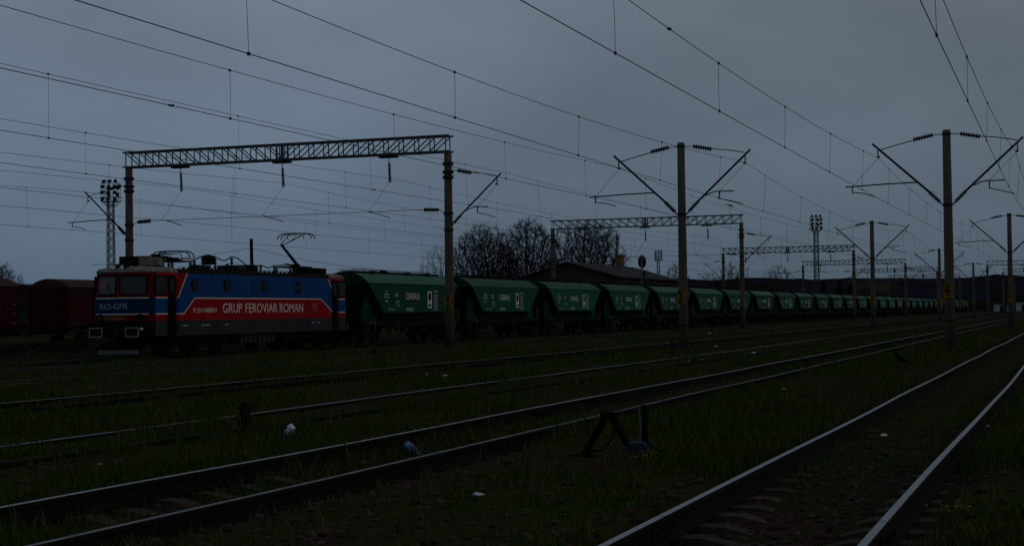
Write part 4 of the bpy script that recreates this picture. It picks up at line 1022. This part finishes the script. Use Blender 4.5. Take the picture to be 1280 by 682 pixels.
for i, (x, y, s, lb) in enumerate(far): put_tree('bare_tree', (x, y, rail_z(x) - .15), tD, lb, s, i * 1.3, GT)
def conifer_mesh(h, seed):
    R = random.Random(seed); tr = MB().tube([(0, 0, -.2), (0, 0, h * .97)], [.2, .03], 6); cr_ = MB()
    for i in range(700):
        u = R.random() ** .8; z = h * (.1 + .9 * u); rad = (1 - u) ** .7 * h * .24 * R.uniform(.5, 1.1) + .08; a = R.uniform(0, 6.283)
        p = Vector((0, 0, z)); q = Vector((rad * math.cos(a), rad * math.sin(a), z - rad * .25)); w = Vector((-math.sin(a), math.cos(a), 0)) * R.uniform(.1, .25)
        cr_.face([p + w * .3, q + w, q + Vector((math.cos(a) * .2, math.sin(a) * .2, -.15)), q - w, p - w * .3])
    return tr.mesh('trunk', [M['bark']]), cr_.mesh('crown', [M['conifer']])
cf = conifer_mesh(7.8, 3)
for i, (x, y, s, lb) in enumerate(((-43.5 - 5, 322, 1.0, 'dark pointed conifer right beside the far light mast'), (-46.2, 330, 1.02, 'middle dark conifer right of the far light mast'), (-44.5, 332, .95, 'right-hand slim conifer right of the far light mast'), (-60.2, 330, 1.0, 'dark conifer showing through the left end of the fourth portal'))):
    put_tree('conifer', (x, y, rail_z(x) - .15), cf, lb, (s * .9, s * .9, s), i * 1.1, 'conifers near the far light mast')
def leafy_mesh(h, w, seed, mname, n=1800):
    R = random.Random(seed); tr = MB().tube([(0, 0, -.2), (.05, 0, h * .3), (0, .05, h * .6)], [.2, .14, .05], 6); cr_ = MB(); lobes = [(R.uniform(-.5, .5) * w, R.uniform(-.5, .5) * w, h * R.uniform(.4, .85), R.uniform(.2, .4) * w) for _ in range(9)]
    for k in range(5): tr.tube([(0, 0, h * .25), (lobes[k][0] * .5, lobes[k][1] * .5, h * .4), lobes[k][:3]], [.09, .06, .02], 4)
    for i in range(n):
        l_ = R.choice(lobes); d = Vector((R.gauss(0, 1), R.gauss(0, 1), R.gauss(0, .8))).normalized() * l_[3] * R.random() ** .4
        p = Vector(l_[:3]) + d; a = Vector((R.uniform(-1, 1), R.uniform(-1, 1), R.uniform(-1, 1))).normalized() * R.uniform(.08, .22); b = a.orthogonal().normalized() * a.length * .7
        cr_.face([p - a, p + b, p + a, p - b])
    return tr.mesh('trunk', [M['bark']]), cr_.mesh('crown', [M[mname]])
sp_ = leafy_mesh(8.5, 9, 5, 'spring', 2600)
put_tree('spring_tree', (-50.5, 420, -.5), sp_, 'olive green leafing tree behind the far wagons', 1.05, 0)
put_tree('spring_tree', (-16.5, 430, -.3), leafy_mesh(7.5, 7, 8, 'bush', 2200), 'dark bushy tree left of the far portals at the right edge', 1.0, 0)
# brush that reads as one mass behind the train and at the far end of the yard
R = random.Random(5); br = MB()
def brush(x0, x1, y0, y1, n, h, sz):
    for _ in range(n):
        u = R.random(); v_ = R.random(); x = x0 + (x1 - x0) * u; y = y0 + (y1 - y0) * v_
        hh = h * (.55 + .45 * noise.noise(Vector((x * .13, y * .05, 2)))) * R.random() ** .6
        p = Vector((x, y, rail_z(x) - .2 + hh)); a = Vector((R.uniform(-1, 1), R.uniform(-1, 1), R.uniform(-.4, 1.4))).normalized() * R.uniform(.5, 1) * sz; b = a.orthogonal().normalized() * sz * R.uniform(.08, .3)
        br.face([p - a, p + b, p + a, p - b])
brush(-86, -52, 255, 330, 26000, 9.5, .7); brush(-72, -46, 330, 480, 14000, 8.5, .8); brush(-150, -84, 240, 420, 8000, 5.0, .9)
brush(-44, 10, 640, 700, 9000, 6.5, .9); brush(-170, -66, 150, 235, 6000, 3.2, .8)
brush(-55, -50.5, 58, 92, 2600, 1.5, .22); brush(-47.2, -46.0, 50, 75, 700, 1.1, .18)
bo = br.build('scrub', M['bush']); stuff(bo, 'dark brown scrub growing behind the train', 'scrub')
# pale sheds at the very end of the yard
for x, y, w, h, lb in ((-24.5, 560, 5, 2.8, 'pale low hut beside the far end of the train'), (-18.0, 575, 6, 3.2, 'pale low hut at the end of the yard, right of the other hut')):
    hut = thing('trackside_hut', lb, 'hut', (x, y, rail_z(x) - .15))
    MB().box((0, 0, h / 2), (w, 4, h)).build('wall', M['dimwhite'], hut)
    MB().prism([(-w / 2 - .3, h + .003), (w / 2 + .3, h + .003), (0, h + 1.1)], 1, -2.3, 2.3).build('roof', M['foundation'], hut)
    MB().box((0, -2.02, 1.05), (1.0, .06, 2.0)).build('door', M['dark'], hut)

# ------------------------------------------------------------------ small things between the tracks
def gp(x, y, dz=0): return (x, y, gz(x, y) + dz)
lv = thing('point_lever', 'black bent-leg point lever frame with upright post and dark blue box by the second track', 'point lever', gp(-4.62, 15.75))
MB().prism([(-.285, .0), (-.215, 0), (.00, .36), (.02, .42), (-.035, .42)], 1, -.035, .035).build('leg', M['black'], lv)
MB().prism([(.20, .12), (.255, .12), (.11, .40), (.08, .43), (.02, .43), (.05, .38)], 1, -.045, .045).build('leg', M['black'], lv)
MB().box((0.03, 0, .435), (.15, .12, .05)).build('pivot_block', M['black'], lv)
MB().box((.385, .1, .30), (.05, .04, .46)).build('post', M['black'], lv)
MB().tube([(.335, .08, .15), (.345, .08, .30), (.33, .08, .50)], .008, 5).build('white_rod', M['grey_edge'], lv)
MB().prism([(.255, 0), (.425, 0), (.44, .13), (.42, .155), (.25, .155), (.235, .13)], 1, -.08, .09).build('blue_box', M['box_blue'], lv)
MB().tube([(.10, 0, .30), (.05, .02, .18), (-.06, .05, .06), (-.2, .05, .05)], .011, 5).build('cable', M['black'], lv)
MB().tube([(.42, .02, .16), (.52, .02, .08), (.74, .02, .02)], .011, 5).build('cable', M['black'], lv)
MB().box((-.25, 0, .012), (.2, .14, .024)).build('base_plate', M['black'], lv)

mk = thing('marker_stump', 'short rusty stump beside the near rail of the overgrown third track', 'stump', gp(-10.5, 18.7, -.02))
MB().box((0, 0, .17), (.13, .10, .38)).build('stump', M['rust'], mk); MB().box((.0, 0, .38), (.08, .07, .06)).build('cap', M['rust'], mk)
def red_marker(x, y, h, lb):
    t = thing('fouling_marker', lb, 'marker post', gp(x, y), 0, 'red marker posts')
    MB().tube([(0, 0, 0), (0, 0, h * .55)], .07, 8).build('base', M['dark'], t); MB().tube([(0, 0, h * .55), (0, 0, h)], [.10, .08], 8).box((.12, 0, h * .8), (.14, .06, .06)).build('head', M['redpost'], t)
red_marker(-15.8, 63.6, .42, 'small red-topped stump left of the foot of the pole before the building')
red_marker(-26.35, 57.3, .5, 'thin reddish marker stump in the grass in front of the first wagon')
# crow on the ground
cw = thing('crow', 'black crow standing in the grass right of the second track', 'bird', gp(-4.37, 42.0))
bd_ = MB().tube([(-.30, 0, .13), (-.20, 0, .16), (-.08, 0, .20), (.04, 0, .25), (.12, 0, .31), (.17, 0, .36), (.215, 0, .365), (.25, 0, .355), (.32, 0, .34)], [.025, .05, .095, .10, .08, .055, .05, .022, .004], 10)
bd_.build('body', M['crow'], cw, True)
for s in (-1, 1):
    MB().tube([(0, s * .04, .17), (.02, s * .045, .08), (.0, s * .045, 0), (.06, s * .05, .0)], .009, 5).build('leg', M['crow'], cw)
    MB().prism([(.10, .29), (.02, .19), (-.14, .13), (-.32, .10), (-.2, .18), (-.05, .26)], 1, s * .085 - .014, s * .085 + .014).build('wing', M['crow'], cw)
cw.rotation_euler = (0, 0, math.radians(150)); cw.scale = (.78, .78, .85)
fb = thing('flying_bird', 'small dark bird flying right of the pole before the building', 'bird', (-18.77, 90, 7.39))
MB().tube([(-.16, 0, 0), (-.05, 0, .01), (.08, 0, .02), (.16, 0, .02)], [.01, .045, .04, .008], 8).build('body', M['crow'], fb)
for s in (-1, 1): MB().prism([(.06, 0), (-.05, 0), (-.1, s * .28), (-.02, s * .32)], 2, .012, .026).build('wing', M['crow'], fb, loc=(0, 0, .0))
fb.rotation_euler = (.35, -.25, 1.0)
# litter
bt = MB().tube([(0, 0, .05), (.03, 0, .05), (.20, 0, .05), (.25, 0, .045), (.27, 0, .045), (.30, 0, .045)], [.03, .048, .048, .02, .016, .016], 10)
btl = thing('plastic_bottle', 'crushed blue plastic bottle lying between the rails of the second track', 'bottle', gp(-7.48, 17.12, .085), -0.5)
btl.rotation_euler = (0, 0.36, -0.5); btl.scale = (.8, 1.0, 1.0)
bt.build('body', M['bottle'], btl, True); MB().tube([(.292, 0, .045), (.315, 0, .045)], .02, 8).build('cap', M['plastic'], btl)
bg2 = MB(); 
def crumple(r, seed, sq=(1, 1, .7), n=2):
    bm = bmesh.new(); bmesh.ops.create_icosphere(bm, subdivisions=n, radius=r)
    for v in bm.verts:
        k = 1 + .45 * noise.noise(v.co * (2.2 / r) + Vector((seed * 3.1, 0, 0))); v.co = Vector((v.co.x * sq[0], v.co.y * sq[1], v.co.z * sq[2])) * k
    me = bpy.data.meshes.new('scrap'); bm.to_mesh(me); bm.free(); return me
me = crumple(.068, 1, (1.05, .9, .85), 3); me.materials.append(M['plastic'])
bag = thing('plastic_bag', 'crumpled pale blue plastic jug lying in the dirt beyond the second track', 'litter', gp(-9.53, 18.1, .05))
link('body', me, bag); MB().tube([(.02, 0, .055), (.06, .0, .085)], [.05, .045], 10).build('white_neck', M['paper'], bag)
scraps = [(-4.74, 12.35, .05, 'paper', 'white paper scrap in the grass below the lever'), (-2.27, 19.75, .06, 'paper', 'crumpled white wrapper between the rails of the nearest track'), (-0.88, 17.0, .045, 'paper', 'white scrap outside the right rail of the nearest track'),
          (-5.2, 29.5, .06, 'pink', 'pale pinkish scrap in the grass left of the nearest track'), (-14.71, 67.0, .08, 'paper', 'white scrap just right of the foot of the pole before the building'), (-10.54, 54.0, .10, 'paper', 'brightest white scrap right of the pole before the building'),
          (-11.12, 46.8, .06, 'paper', 'white scrap below the foot of the pole before the building'), (-11.03, 48.3, .05, 'paper', 'small white scrap between the third track rails'), (-16.3, 38.8, .05, 'paper', 'tiny white scrap beyond the third track'), (-15.1, 37.1, .07, 'paper', 'torn white scrap in grass between third and fourth tracks'),
          (-9.44, 13.84, .035, 'pink', 'pinkish stone in the grass left of the second track'), (-7.41, 18.81, .04, 'paper', 'clear crumpled scrap just right of the blue bottle'), (-1.14, 21.5, .05, 'paper', 'pale scrap against the right rail of the nearest track'), (-23.87, 106.8, .1, 'paper', 'far white speck right of the pole before the building'),
          (-5.0, 47.0, .07, 'paper', 'white scrap in the grass right of the tallest pole'), (-1.47, 10.7, .03, 'drygrass', 'pale dry stalk lying at the foot of the right rail')]
for i, (x, y, r, m_, lb) in enumerate(scraps):
    me = crumple(r * .78, i + 3, (1.25, .8, .42), 3); me.materials.append(M[m_])
    o = link('scrap', me, None, gp(x, y, r * .4)); tag(o, lb, 'litter', 'litter scattered over the yard'); o.rotation_euler = (0, 0, i * 1.7)
for i, (x, y, lb) in enumerate(((-4.05, 15.1, 'yellow dandelion clump in front of the blue box of the lever'), (-4.46, 25.6, 'yellow dandelion clump left of the nearest track, farther back'), (-0.95, 12.2, 'yellowish weed tuft right of the nearest track'))):
    t = thing('dandelion_clump', lb, 'flowers', gp(x, y), 0, 'yellow flower clumps'); fm = MB(); sm = MB(); Rr_ = random.Random(i)
    for k in range(16):
        a, d, h = Rr_.uniform(0, 6.3), Rr_.uniform(0, .17), Rr_.uniform(.03, .12); p = Vector((d * math.cos(a), d * math.sin(a), h))
        fm.tube([p, p + Vector((Rr_.uniform(-.008, .008), Rr_.uniform(-.008, .008), .010))], [.007, .013], 7); sm.tube([(p.x * .5, p.y * .5, 0), p], .004, 3)
    fm.build('flower_heads', M['flower'], t); sm.build('stems', M['spring'], t)

# ------------------------------------------------------------------ ballast stones and grass (uncountable)
def in_view(x, y, mg=0.06):
    v = np.stack([x, y, np.full_like(x, -1.5)], 1); z = -(v @ np.array(Bb)); u = (v @ np.array(Rr)) / np.maximum(z, .1)
    return (z > 4) & (np.abs(u) < 0.3235 + mg)
def sample(n, y0, y1, x0, x1, power=1.6):
    y = y0 * (y1 / y0) ** rng.random(n * 4); z_ok = None
    ang = math.atan2(-Rr.y, Rr.x); x = -y * math.tan(0.3434) + (rng.random(n * 4) * 2 - 1) * (y * .48 + 2)
    k = in_view(x, y) & (x > x0) & (x < x1); return x[k][:n], y[k][:n]
TXa = np.array(TX)
def gz_np(x, y): return np.array([gz(a, b) for a, b in zip(x, y)])
def tris_object(name, V, F, material):
    me = bpy.data.meshes.new(name); nv, nf = len(V), len(F)
    me.vertices.add(nv); me.vertices.foreach_set('co', V.astype(np.float32).ravel())
    me.loops.add(nf * 3); me.loops.foreach_set('vertex_index', F.astype(np.int32).ravel())
    me.polygons.add(nf); me.polygons.foreach_set('loop_start', np.arange(0, nf * 3, 3, dtype=np.int32)); me.polygons.foreach_set('loop_total', np.full(nf, 3, np.int32))
    me.materials.append(material); me.update(calc_edges=True); me.validate(); return link(name, me)
def grass(name, n, y0, y1, hmin, hmax, material, keep, wbase=.005, blades=6, spread=.07):
    x, y = sample(n, y0, y1, -60, 4)
    d = np.min(np.abs(x[:, None] - TXa[None, :]), 1)
    pn = np.array([noise.noise(Vector((a * .45, b * .3, 7.7))) + .5 * noise.noise(Vector((a * 1.6, b * 1.1, 1.7))) for a, b in zip(x, y)])
    near1 = np.abs(x - T['t1']) < .95; onrail = np.abs(d - .7535) < .075
    pr = keep(pn, d, near1); k = (rng.random(len(x)) < pr) & ~onrail; x, y, d, pn, near1 = x[k], y[k], d[k], pn[k], near1[k]
    z = gz_np(x, y) - .01; n = len(x)
    hh = (hmin + (hmax - hmin) * rng.random(n) ** 1.5) * np.where(near1, .55, 1.0) * np.where((np.abs(d - .95) < .25) & ~near1, 1.25, 1.0) * (1 + .7 * np.clip(pn, -.6, .8))
    B = blades; X = np.repeat(x, B) + rng.normal(0, spread, n * B); Y = np.repeat(y, B) + rng.normal(0, spread, n * B); Z = np.repeat(z, B); Hh = np.repeat(hh, B) * rng.uniform(.5, 1.1, n * B)
    a = rng.uniform(0, 6.283, n * B); lean = rng.uniform(.1, .75, n * B) * Hh; w = (wbase + .00018 * Y) * rng.uniform(.7, 1.4, n * B); b = rng.uniform(0, 6.283, n * B)
    dx, dy = np.cos(a), np.sin(a); wx, wy = np.cos(b) * w, np.sin(b) * w
    P0 = np.stack([X - wx, Y - wy, Z], 1); P1 = np.stack([X + wx, Y + wy, Z], 1)
    P2 = np.stack([X + dx * lean * .35 + wx * .7, Y + dy * lean * .35 + wy * .7, Z + Hh * .62], 1); P3 = np.stack([X + dx * lean * .35 - wx * .7, Y + dy * lean * .35 - wy * .7, Z + Hh * .62], 1)
    P4 = np.stack([X + dx * lean, Y + dy * lean, Z + Hh], 1)
    V = np.stack([P0, P1, P2, P3, P4], 1).reshape(-1, 3); o = (np.arange(n * B) * 5)[:, None]
    F = np.concatenate([o + np.array([[0, 1, 2]]), o + np.array([[0, 2, 3]]), o + np.array([[3, 2, 4]])], 1).reshape(-1, 3)
    return tris_object(name, V, F, material)
g1 = grass('grass', 90000, 7, 120, .035, .14, M['grassb'], lambda p, d, n1: np.clip(.55 + 1.9 * p, .04, 1) * np.where(n1, np.where(np.abs(d - .62) < .12, .7, .28), 1.0))
stuff(g1, 'short dark green grass over the yard', 'grass')
g2 = grass('tall_grass', 9000, 8, 90, .13, .28, M['grassb'], lambda p, d, n1: np.clip(.1 + 1.6 * p, 0, 1) * np.where(n1, .12, 1.0), .0045, 7, .05)
stuff(g2, 'taller grass tufts along the rails', 'grass')
g3 = grass('dry_weeds', 5000, 8, 70, .05, .28, M['drygrass'], lambda p, d, n1: np.clip(.35 - .6 * p, 0.02, .6), .003, 3, .06)
stuff(g3, 'thin dry weed stalks among the grass', 'weeds')
# stones
bmx = bmesh.new(); bmesh.ops.create_icosphere(bmx, subdivisions=1, radius=1); base_v = np.array([v.co[:] for v in bmx.verts]); base_f = np.array([[v.index for v in f.verts] for f in bmx.faces]); bmx.free()
def stones(n, y0, y1, keep, s0, s1):
    x, y = sample(n, y0, y1, -60, 4); d = np.min(np.abs(x[:, None] - TXa[None, :]), 1)
    pn = np.array([noise.noise(Vector((a * .45, b * .3, 7.7))) for a, b in zip(x, y)]); k = rng.random(len(x)) < keep(pn, d, x); x, y = x[k], y[k]; n = len(x)
    z = gz_np(x, y); s = rng.uniform(s0, s1, n) ; nv = len(base_v)
    jit = np.clip(1 + rng.normal(0, .38, (n, nv, 1)), .35, 1.7); sc = rng.uniform(.6, 1.2, (n, 1, 3)) * np.array([1, 1, .65])
    V = base_v[None] * jit * sc * s[:, None, None] + np.stack([x, y, z + s * .2], 1)[:, None, :]
    F = (base_f[None] + (np.arange(n) * nv)[:, None, None])
    return tris_object('ballast_stones', V.reshape(-1, 3), F.reshape(-1, 3), M['stone'])
stuff(stones(16000, 7, 60, lambda p, d, x: np.where(np.abs(x - T['t1']) < 1.3, .8, np.where(d < 1.1, .35, np.clip(.12 - .5 * p, .01, .4))), .012, .045), 'loose dirty ballast stones between the rails', 'ballast')

# small repeated pieces that stay joined in one part
for o in bpy.data.objects:
    if o.parent and o.name.split('.')[0] in ('lacing', 'stencil_print', 'flower_heads', 'stems', 'lattice', 'roof_grille', 'hopper_ribs'): o['kind'] = 'stuff'
